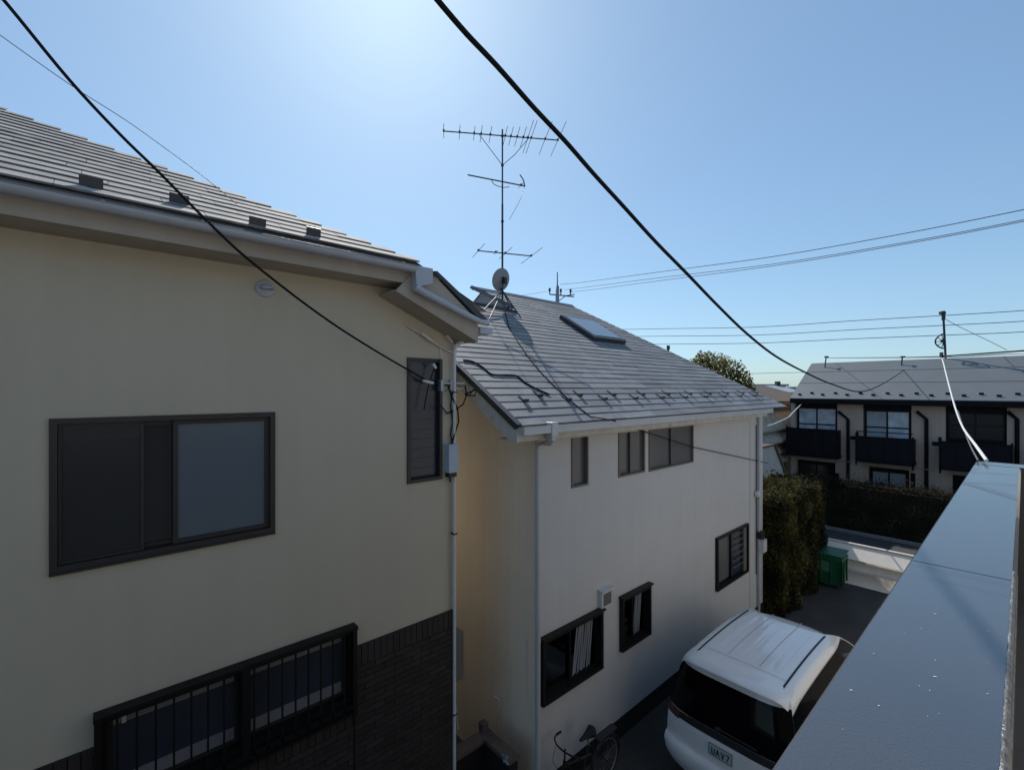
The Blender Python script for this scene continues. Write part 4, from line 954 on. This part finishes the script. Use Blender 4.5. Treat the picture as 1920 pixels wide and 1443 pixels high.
for xx in (bx0+.0, bx0+.3, bx1): mb.box(xx-.02, xx+.02, by0-.02, by0+.03, .15, bh-.13)
mb.build('rim', M['green'], bn, bevel=.01)
mb = MB(); mb.prism([(bx0-.04, by0-.04, bh), (bx0-.04, by1+.04, bh), (bx0-.04, by1+.04, bh+.03), (bx0-.04, by0-.04, bh+.03)], (.74, 0, .05)); mb.build('lid', M['green'], bn, bevel=.012)
mb = MB(); mb.box(bx0-.003, bx0+.02, by0+.30, by0+.62, .48, .78); mb.build('label', M['greenp'], bn)
for yy in (by0+.1, by1-.1): mb = MB(); mb.lathe((bx0+.5, yy-.03, .1), (0, 1, 0), [(0, 0), (.1, 0), (.1, .06), (0, .06)], 16); mb.build('wheel', M['tyre'], bn)
gt_ = thing('panel_gate', (GX, 2.5, 0), 'low white gate of wide glossy panels between the lane and the street', 'gate')
yl, yr = at_x(1550, 1013, GX).y, -.4
ztp_ = at_x(1551, 1012, GX).z
lev = [at_x(1680, v, GX).z for v in (1043, 1065, 1083, 1108)]
def panel(z0, z1, lean, name='panel', th=.03):
    mb = MB(); mb.prism([(GX-lean, yr, z0), (GX+lean, yr, z1), (GX+lean+th, yr, z1), (GX-lean+th, yr, z0)], (0, yl-yr, 0)); return mb.build(name, M['white'], gt_, bevel=.004)
zt_, zs, zb_, z0g = ztp_, ztp_*.665, ztp_*.40, .03
panel(zs+.012, zt_-.02, .19); panel(zb_+.02, zs-.012, .15); panel(z0g, zb_-.06, .20)
mb = MB(); mb.box(GX+.15, GX+.27, yr, yl, zt_-.018, zt_+.01); mb.box(GX-.19, GX-.10, yr, yl, zb_-.03, zb_+.012); mb.build('rail', M['white'], gt_, bevel=.004)
mb = MB()
for yy in (yl-.02, yl-1.75, yr+.3): mb.box(GX+.24, GX+.29, yy-.03, yy+.03, 0, zt_-.03)
mb.build('post', M['steel'], gt_)

# ------------------------------------------------------------------ garden wall between the houses
gw = thing('garden_wall', (4.1, 4.7, 0), 'low dark brown wall with brown coping in the gap between the two houses', 'wall')
gz = 1.0; A = at_z(912, 1362, gz); B = at_z(972, 1412, gz); ct = .15
xa = A.x; yt = A.y
mb = MB(); mb.box(xa-ct, xa, B.y, yt, 0, gz-.06); mb.box(XR+.05, xa-ct, yt-ct, yt, 0, gz-.06); mb.build('wall_body', M['mortar'], gw)
mb = MB(); mb.box(xa-ct-.02, xa+.02, B.y-.02, yt+.02, gz-.06, gz); mb.box(XR+.04, xa-ct-.02, yt-ct-.02, yt+.02, gz-.06, gz); mb.build('coping', M['wallcap'], gw, bevel=.008)
mb = MB(); mb.box(xa-.12, xa-.02, yt-.07, yt+.03, gz, gz+.12); mb.build('cap_block', M['wallcap'], gw)
wp = thing('whirligig', (xa+.05, B.y+.2, 0), 'small grey four bladed ornament hanging inside the brown garden wall', 'ornament')
p = at_x(948, 1422, xa-ct-.06); ORG[wp.name] = Vector(p); wp.location = p
mb = MB()
for k in range(4):
    an_ = k*math.pi/2+.5; dd = Vector((0, math.cos(an_), math.sin(an_))); nn = Vector((0, -dd.z, dd.y)); mb.poly([p, p+dd*.05+nn*.03+Vector((-.012, 0, 0)), p+dd*.08, p+dd*.045-nn*.025])
mb.build('blade', M['gutter'], wp); mb = MB(); mb.tube([p, p+Vector((.07, 0, 0))], .006, 6); mb.build('spindle', M['heater'], wp)

# ------------------------------------------------------------------ BICYCLE
bk = thing('bicycle', (5.1, 4.2, 0), 'dark bicycle leaning along the grey wall behind the van', 'bicycle')
yk_ = 4.22
hbp = at_y(1047, 1413, yk_)
fx, rx = hbp.x+.02, hbp.x+1.05
wr = .31
def wheel(x):
    mb = MB(); mb.tube([(x+wr*math.cos(a), yk_, .325+wr*math.sin(a)) for a in [6.2832*k/40 for k in range(41)]], .019, 8, caps=False); t_ = mb.build('wheel', M['tyre'], bk)
    mb = MB(); mb.tube([(x+(wr-.025)*math.cos(a), yk_, .325+(wr-.025)*math.sin(a)) for a in [6.2832*k/40 for k in range(41)]], .010, 6, caps=False); mb.build('rim', M['steel'], t_)
    mb = MB()
    for k in range(18): a = 6.2832*k/18; mb.tube([(x, yk_+(.02 if k % 2 else -.02), .325), (x+(wr-.03)*math.cos(a), yk_, .325+(wr-.03)*math.sin(a))], .0016, 4)
    mb.tube([(x, yk_-.04, .325), (x, yk_+.04, .325)], .018, 8); mb.build('spokes', M['steel'], t_)
wheel(fx-.05); wheel(rx)
hz_ = hbp.z
mb = MB(); ht = (fx+.10, yk_, .80); bb = (fx+.45, yk_, .28); st = (rx-.40, yk_, .74)
for a, b, r in ((ht, bb, .018), (st, bb, .016), ((fx+.115, yk_, .72), (rx-.44, yk_, .60), .016), (bb, (rx, yk_-.05, .325), .01), (bb, (rx, yk_+.05, .325), .01), (st, (rx, yk_-.05, .325), .009), (st, (rx, yk_+.05, .325), .009), (ht, (fx+.09, yk_, .62), .02), ((fx+.09, yk_, .64), (fx-.05, yk_, .325), .013)): mb.tube([a, b], r, 8)
mb.build('frame', M['blackplastic'], bk)
mb = MB(); mb.tube([(fx+.10, yk_, .80), (fx+.12, yk_, hz_)], .013, 8); mb.tube(smooth([(fx+.22, yk_-.29, hz_+.02), (fx+.12, yk_-.27, hz_+.03), (fx+.08, yk_-.1, hz_), (fx+.08, yk_+.1, hz_), (fx+.12, yk_+.2, hz_+.03), (fx+.22, yk_+.24, hz_+.02)]), .012, 8); hb_ = mb.build('handlebar', M['blackplastic'], bk)
mb = MB()
for s_ in (-.29, .24): mb.tube([(fx+.20, yk_+s_, hz_+.02), (fx+.30, yk_+s_*1.02, hz_+.01)], .017, 8)
mb.build('grip', M['tyre'], hb_)
mb = MB(); mb.tube(smooth([(fx+.1, yk_-.2, hz_), (fx-.05, yk_-.15, hz_-.12), (fx+.05, yk_-.03, hz_-.3)]), .003, 5); mb.tube(smooth([(fx+.1, yk_+.15, hz_), (fx-.02, yk_+.1, hz_-.15), (fx+.05, yk_+.02, hz_-.3)]), .003, 5); mb.build('brake_cable', M['cable'], hb_)
sd = at_y(1092, 1394, yk_); mb = MB(); sx_, sz_ = rx-.42, .87
mb.tube([st, (sx_+.0, yk_, sz_)], .013, 8)
mb.build('seat_post', M['steel'], bk)
mb = MB(); mb.tube([(sx_-.17, yk_, sz_+.03), (sx_-.08, yk_, sz_+.035), (sx_+.02, yk_, sz_+.035), (sx_+.09, yk_, sz_+.04), (sx_+.13, yk_, sz_+.035)], [.02, .035, .06, .085, .05], 12); mb.build('saddle', M['tyre'], bk)
mb = MB(); mb.tube([(rx+(wr+.03)*math.cos(a), yk_, .325+(wr+.03)*math.sin(a)) for a in [math.pi*(-.05+1.0*k/16) for k in range(17)]], .022, 8); mb.build('mudguard', M['blackplastic'], bk)
mb = MB(); mb.box(rx-.2, rx+.22, yk_-.06, yk_+.06, .715, .727); mb.tube([(rx+.18, yk_-.05, .71), (rx, yk_-.05, .325)], .005, 5); mb.tube([(rx+.18, yk_+.05, .71), (rx, yk_+.05, .325)], .005, 5); mb.build('carrier', M['dark_steel'], bk)

# ------------------------------------------------------------------ VAN
pr0 = at_z(1275, 1225, 1.86); pr1 = at_z(1470, 1318, 1.86)
vx = min(pr0.x, pr1.x) - .22; vy = (pr0.y+pr1.y)/2; VL = 4.75
vn = thing('white_van', (vx+VL/2, vy, 0), 'white minivan with black rear glass parked in the lane beside the grey house', 'van')
SEC = [(.24, .78), (.34, .86), (.55, .905), (.80, .915), (1.02, .905), (1.10, .885), (1.30, .855), (1.55, .805), (1.70, .775), (1.78, .755), (1.835, .715), (1.865, .64), (1.885, .42), (1.895, 0)]
def hw_(z):
    for (a, b), (c, d) in zip(SEC, SEC[1:]):
        if a <= z <= c: return b+(d-b)*(z-a)/(c-a)
    return SEC[0][1] if z < SEC[0][0] else 0
def interp(T, z):
    if z <= T[0][0]: return T[0][1]
    for (a, b), (c, d) in zip(T, T[1:]):
        if z <= c: return b+(d-b)*(z-a)/(c-a)
    return T[-1][1]
REAR = [(.24, .10), (.34, .03), (.50, .0), (.62, .02), (.68, .07), (.95, .09), (1.08, .12), (1.40, .19), (1.70, .28), (1.80, .32), (1.86, .36), (1.90, .42)]
FRONT = [(.24, 4.62), (.4, 4.75), (.7, 4.74), (.95, 4.62), (1.05, 4.30), (1.12, 4.05), (1.5, 3.45), (1.75, 2.98), (1.84, 2.75), (1.90, 2.45)]
def zi(i): return SEC[i][0]
NZ = 44; zs_ = []
for (a, _), (c, _) in zip(SEC, SEC[1:]):
    k = max(2, int((c-a)/.05)); zs_ += [a+(c-a)*j/k for j in range(k)]
zs_.append(1.895)
crown = lambda q: 1 - .018*(2*q-1)**2      # roof falls a little towards both ends
cornr = lambda c: .13*abs(c)**5
def vp(q, z, side, off=0.0):               # side surface
    s0, s1 = interp(REAR, z)+.13, interp(FRONT, z)-.0
    taper_ = 1 - .10*max(0, (q-.72)/.28)**2 - .015*max(0, (.12-q)/.12)
    y = hw_(z)*taper_; zz = z*(crown(q) if z > 1.5 else 1-(1-crown(q))*max(0, (z-.9)/.6))
    return Vector((vx+s0+(s1-s0)*q, vy+side*(y+off), zz + (off*.4 if z > 1.5 else 0)))
def vr(c, z, off=0.0):                     # rear surface
    y = hw_(z)*(1-.015)*c; zz = z*(crown(0) if z > 1.5 else 1-(1-crown(0))*max(0, (z-.9)/.6))
    return Vector((vx+interp(REAR, z)+cornr(c)-off, vy+y, zz))
def vf(c, z, off=0.0):
    y = hw_(z)*.90*c; return Vector((vx+interp(FRONT, z)-.22*abs(c)**3+.0+off, vy+y, z*(crown(1) if z > 1.5 else 1-(1-crown(1))*max(0, (z-.9)/.6))))
mb = MB()
for side in (1, -1):
    rows = [[vp(q/40, z, side) for q in range(41)] for z in zs_]; mb.grid(rows if side < 0 else [r_[::-1] for r_ in rows])
cs = [-1+2*k/24 for k in range(25)]
mb.grid([[vr(c, z) for c in cs][::-1] for z in zs_]); mb.grid([[vf(c, z) for c in cs] for z in zs_])
body = mb.build('body', M['carwhite'], vn)
mb = MB(); mb.box(vx+.25, vx+VL-.3, vy-.75, vy+.75, .16, .3); mb.build('underbody', M['blackplastic'], vn)
# rear glass, wrapping into the side glass
zr_ = lambda a, b, n: [a+(b-a)*k/n for k in range(n+1)]
mb = MB(); mb.grid([[vr(c*1.0, z, .007) for c in cs][::-1] for z in zr_(1.10, 1.735, 14)]); mb.build('rear_window', M['cardark'], vn)
for side in (1, -1):
    def band(q0, q1, z0, z1, m, name, off=.006, zt=None):
        mb = MB(); rows = []
        for j in range(11):
            row = []
            for i in range(25):
                q = q0+(q1-q0)*i/24; top = z1 if zt is None else zt(q); z = z0+(top-z0)*j/10; row.append(vp(q, z, side, off))
            rows.append(row)
        mb.grid(rows if side < 0 else [r_[::-1] for r_ in rows]); return mb.build(name, m, vn)
    band(-.004, .985, 1.08, 1.68, M['cardark'], 'side_window', zt=lambda q: 1.715 - .05*max(0, .1-q)/.1)
    band(.02, .90, .24, .36, M['blackplastic'], 'side_skirt', .004)
mb = MB(); mb.grid([[vf(c*.9, z, .006) for c in cs] for z in zr_(1.12, 1.72, 12)]); mb.build('windscreen', M['cardark'], vn)
# roof: ditch mouldings, cross seams, rear spoiler
def top(x, y):         # roof surface height at x along, y off centre
    ay = abs(y); z = 0
    for (a, b), (c, d) in zip(SEC, SEC[1:]):
        if b >= ay >= d and a > 1.0: z = a+(c-a)*(b-ay)/(b-d+1e-9); break
    s0, s1 = interp(REAR, z)+.13, interp(FRONT, z); q = min(1, max(0, (x-s0)/(s1-s0))); return z*crown(q)
mb = MB()
for sgn in (1, -1):
    rows = []
    for k in range(31):
        x = .56+(2.0)*k/30; rows.append([Vector((vx+x, vy+sgn*(.60+e_), top(x, .60+e_)+.004)) for e_ in (-.014, .014)])
    mb.grid(rows if sgn > 0 else [r_[::-1] for r_ in rows])
mb.build('roof_moulding', M['blackplastic'], vn)
mb = MB()
for x in (.74,):
    rows = [[Vector((vx+x+e_ + .02*(yy/.6)**2, vy+yy, top(x, yy)+.003)) for e_ in (-.004, .004)] for yy in [-.585+1.17*k/20 for k in range(21)]]; mb.grid(rows)
for yy in (.22, -.22):
    rows = [[Vector((vx+.80+1.9*k/20, vy+yy+e_, top(.80+1.9*k/20, yy)+.003)) for e_ in (.005, -.005)] for k in range(21)]; mb.grid(rows)
mb.build('roof_seam', M['gutter'], vn)
mb = MB()
for yy in (.40, .08, -.08, -.40):       # pressed ribs
    rows = []
    for k in range(21):
        x = .85+1.6*k/20; rows.append([Vector((vx+x, vy+yy+e_, top(x, yy)+h_*min(1, k/3, (20-k)/3))) for e_, h_ in ((.06, .0), (.03, .0035), (-.03, .0035), (-.06, .0))])
    mb.grid(rows)
mb.build('roof_rib', M['carwhite'], vn)
mb = MB(); rows_t = []; rows_b = []
for k in range(25):
    c = -1+2*k/24; yy = c*.735; z = interp([(0, 1.872), (.5, 1.866), (.8, 1.845), (.93, 1.80), (1, 1.74)], abs(c))
    xb = .20+.13*abs(c)**4; zf = top(.62, min(abs(yy), .70))+.004
    rows_t.append([Vector((vx+xb, vy+yy, z-.03)), Vector((vx+xb+.02, vy+yy, z-.006)), Vector((vx+.42, vy+yy*.99, (z+zf)/2+.006)), Vector((vx+.66, vy+yy*.97, zf))])
    rows_b.append([Vector((vx+.62, vy+yy*.96, z-.09)), Vector((vx+xb, vy+yy, z-.03))])
mb.grid([r_[::-1] for r_ in rows_t]); mb.grid([r_[::-1] for r_ in rows_b]); mb.build('spoiler', M['carwhite'], vn)
# tailgate trim, lamps, plate, wiper
mb = MB(); mb.grid([[vr(c*.97, z, .014) for c in cs][::-1] for z in zr_(1.0, 1.095, 4)]); mb.build('tailgate_trim', M['blackplastic'], vn)
mb = MB(); mb.grid([[vr(c*.93, z, .018) for c in cs][::-1] for z in zr_(1.094, 1.104, 1)]); mb.build('chrome_strip', M['chrome'], vn)
for sgn in (1, -1):
    mb = MB(); mb.grid([[vr(sgn*c, z, .016) for c in (.74, .82, .9, .96, 1.0)][::(-1 if sgn > 0 else 1)] for z in zr_(.98, 1.12, 5)]); mb.build('tail_lamp', M['lamp'], vn)
    mb = MB(); mb.grid([[vr(sgn*c, z, .012) for c in (.80, .9, .97)][::(-1 if sgn > 0 else 1)] for z in zr_(.52, .58, 2)]); mb.build('reflector', M['lamp'], vn)
mb = MB(); mb.tube([vr(.05, 1.16, .03), vr(.12, 1.155, .04)], .03, 10); mb.tube([vr(.12, 1.16, .035), vr(-.5, 1.15, .03)], .012, 6); mb.build('rear_wiper', M['blackplastic'], vn)
mb = MB(); rows = []
for z in zr_(.70, .99, 6): rows.append([vr(c, z, .010 if abs(c) < .52 else .002) for c in [-.6+1.2*k/16 for k in range(17)]][::-1])
mb.grid(rows); mb.build('tailgate', M['carwhite'], vn)
mb = MB(); rows = [[vr(c, z, o) for c in cs][::-1] for z, o in ((.36, .004), (.44, .03), (.60, .05), (.665, .045), (.675, .01))]; mb.grid(rows); mb.build('bumper', M['carwhite'], vn)
pc_ = vr(.02, .86, .03); pw_, ph_ = .165, .083
mb = MB(); mb.box(pc_.x-.006, pc_.x+.01, pc_.y-pw_, pc_.y+pw_, pc_.z-ph_, pc_.z+ph_); pl_ = mb.build('number_plate', M['plate'], vn)
mb = MB()
def stroke(a, b, wd=.008):
    a = Vector((pc_.x-.008, pc_.y-a[0], pc_.z+a[1])); b = Vector((pc_.x-.008, pc_.y-b[0], pc_.z+b[1])); mb.tube([a, b], wd, 6)
for (x, g_) in ((-.10, 'll'), (-.035, 'a'), (.035, 'v'), (.10, '7')):
    if g_ == 'll': stroke((x-.018, .035), (x-.018, -.05)); stroke((x+.018, .035), (x+.018, -.05)); stroke((x-.018, -.05), (x+.018, -.05))
    if g_ == 'a': stroke((x, .035), (x-.022, -.05)); stroke((x, .035), (x+.022, -.05)); stroke((x-.012, -.015), (x+.012, -.015))
    if g_ == 'v': stroke((x-.02, .035), (x, -.05)); stroke((x+.02, .035), (x, -.05))
    if g_ == '7': stroke((x-.02, .035), (x+.02, .035)); stroke((x+.02, .035), (x-.005, -.05))
for a, b in (((-pw_+.006, ph_-.006), (pw_-.006, ph_-.006)), ((-pw_+.006, -ph_+.006), (pw_-.006, -ph_+.006)), ((-pw_+.006, -ph_+.006), (-pw_+.006, ph_-.006)), ((pw_-.006, -ph_+.006), (pw_-.006, ph_-.006))): stroke(a, b, .004)
mb.build('plate_lettering', M['plateink'], pl_)
for sx in (.92, 3.75):
    for sgn in (1, -1):
        mb = MB(); yv = vy+sgn*.80; mb.lathe((vx+sx, yv-sgn*.10, .33), (0, sgn, 0), [(.0, .0), (.33, 0), (.345, .03), (.345, .17), (.33, .2), (.22, .205)], 32); t_ = mb.build('wheel', M['tyre'], vn)
        mb = MB(); mb.lathe((vx+sx, yv-sgn*.10, .33), (0, sgn, 0), [(.22, .205), (.20, .17), (.06, .19), (0, .2)], 20); mb.build('rim', M['rim'], t_)
for sgn in (1, -1):
    mb = MB(); mb.box(vx+3.62, vx+3.74, vy+sgn*.93, vy+sgn*1.10, 1.08, 1.27); mb.build('wing_mirror', M['carwhite'], vn, bevel=.03)
    mb = MB(); mb.grid([[vf(sgn*c, z, .01) for c in (.55, .7, .85, .98)] for z in zr_(.72, .9, 4)]); mb.build('headlight', M['chrome'], vn)
    mb = MB(); q_ = vp(.38, .98, sgn, .012); mb.box(q_.x-.1, q_.x+.1, q_.y-.012, q_.y+.012, q_.z-.018, q_.z+.018); mb.build('door_handle', M['chrome'], vn)

# ------------------------------------------------------------------ OWN HOUSE: parapet, balcony, wall behind
oh = thing('veranda_house', (1, -1, 0), 'house with veranda whose grey metal parapet cap fills the lower right', 'house')
hpz = CZ-.527
PL = at_z(1450, 1443, hpz).y; PR_ = at_z(1890, 1443, hpz).y; PX = at_z(1823, 863, hpz).x; PJ = at_z(1812, 1070, hpz).x
PX2 = at_z(1832, 881, hpz).x
def cap_seg(x0, x1, name='parapet_cap'):
    mb = MB(); mb.prism([(x0, PL, hpz-.002), (x0, PL+.004, hpz-.006), (x0, PL+.004, hpz-.05), (x0, PL-.02, hpz-.05), (x0, PR_, hpz-.05), (x0, PR_-.002, hpz-.008), (x0, PR_+.008, hpz)], (x1-x0, 0, 0)); return mb
cap_seg(-4, PJ-.003).build('parapet_cap', M['cap'], oh)
cap_seg(PJ+.003, PX-.22).build('parapet_cap', M['cap'], oh)
mb = MB(); mb.prism([(PX-.215, PL, hpz), (PX, PL, hpz), (PX, -3.0, hpz), (PX-.2, -3.0, hpz), (PX-.2, PR_, hpz)], (0, 0, -.05)); mb.build('parapet_cap', M['cap'], oh)
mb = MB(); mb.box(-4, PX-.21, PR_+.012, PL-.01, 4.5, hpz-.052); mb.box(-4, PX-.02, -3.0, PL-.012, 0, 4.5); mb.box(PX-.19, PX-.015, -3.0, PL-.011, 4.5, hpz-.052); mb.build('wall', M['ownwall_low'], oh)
mb = MB(); mb.box(PX+.05, 15.5, -7, -.35, 0, 6.2); mb.build('bounce_wing', M['ownwall'], oh)  # unseen wing, added to bounce sunlight onto the far grey house wall
mb = MB(); rn = random.Random(21); xw = .2
rows = []
for i in range(90):
    x = .15 + (PJ+.1-.15)*i/89; ww = .0015+.0012*rn.random(); rows.append([Vector((x, PR_-.0035, hpz-.012)), Vector((x, PR_+.004, hpz+.0008)), Vector((x, PR_+.0055+max(0, ww), hpz+.0010))])
mb.grid([r_[::-1] for r_ in rows]); mb.build('worn_edge', M['capworn'], oh)
mb = MB()
for i in range(30):
    x = rn.uniform(.45, 1.5)**1.0; y = rn.uniform(PR_+.02, PL-.02); r = rn.uniform(.0004, .0011); an_ = rn.uniform(.6, 1.2); l = r*rn.choice((1, 1, 1.6, 4))
    c = Vector((x, y, hpz+.0007)); a = Vector((math.cos(an_), -math.sin(an_), 0))*l; b = Vector((math.sin(an_), math.cos(an_), 0))*r; mb.add([c-a, c-b, c+a, c+b], [(0, 1, 2, 3)])
mb.build('paint_speck', M['droppings'], oh)
mb = MB(); mb.box(-4, PX-.2, -1.7, PR_, 4.3, 4.4); mb.build('veranda_floor', M['concrete'], oh)
mb = MB(); mb.box(-6, PX-.02, -9, -1.75, 0, 8.0); mb.build('house_body', M['ownwall'], oh)
mb = MB(); mb.prism([(-6.4, -1.25, 7.95), (-6.4, -5.4, 9.9), (-6.4, -9.5, 7.95), (-6.4, -9.5, 7.85), (-6.4, -1.25, 7.85)], (PX+6.8, 0, 0)); mb.build('roof', M['slate_plain'], oh)
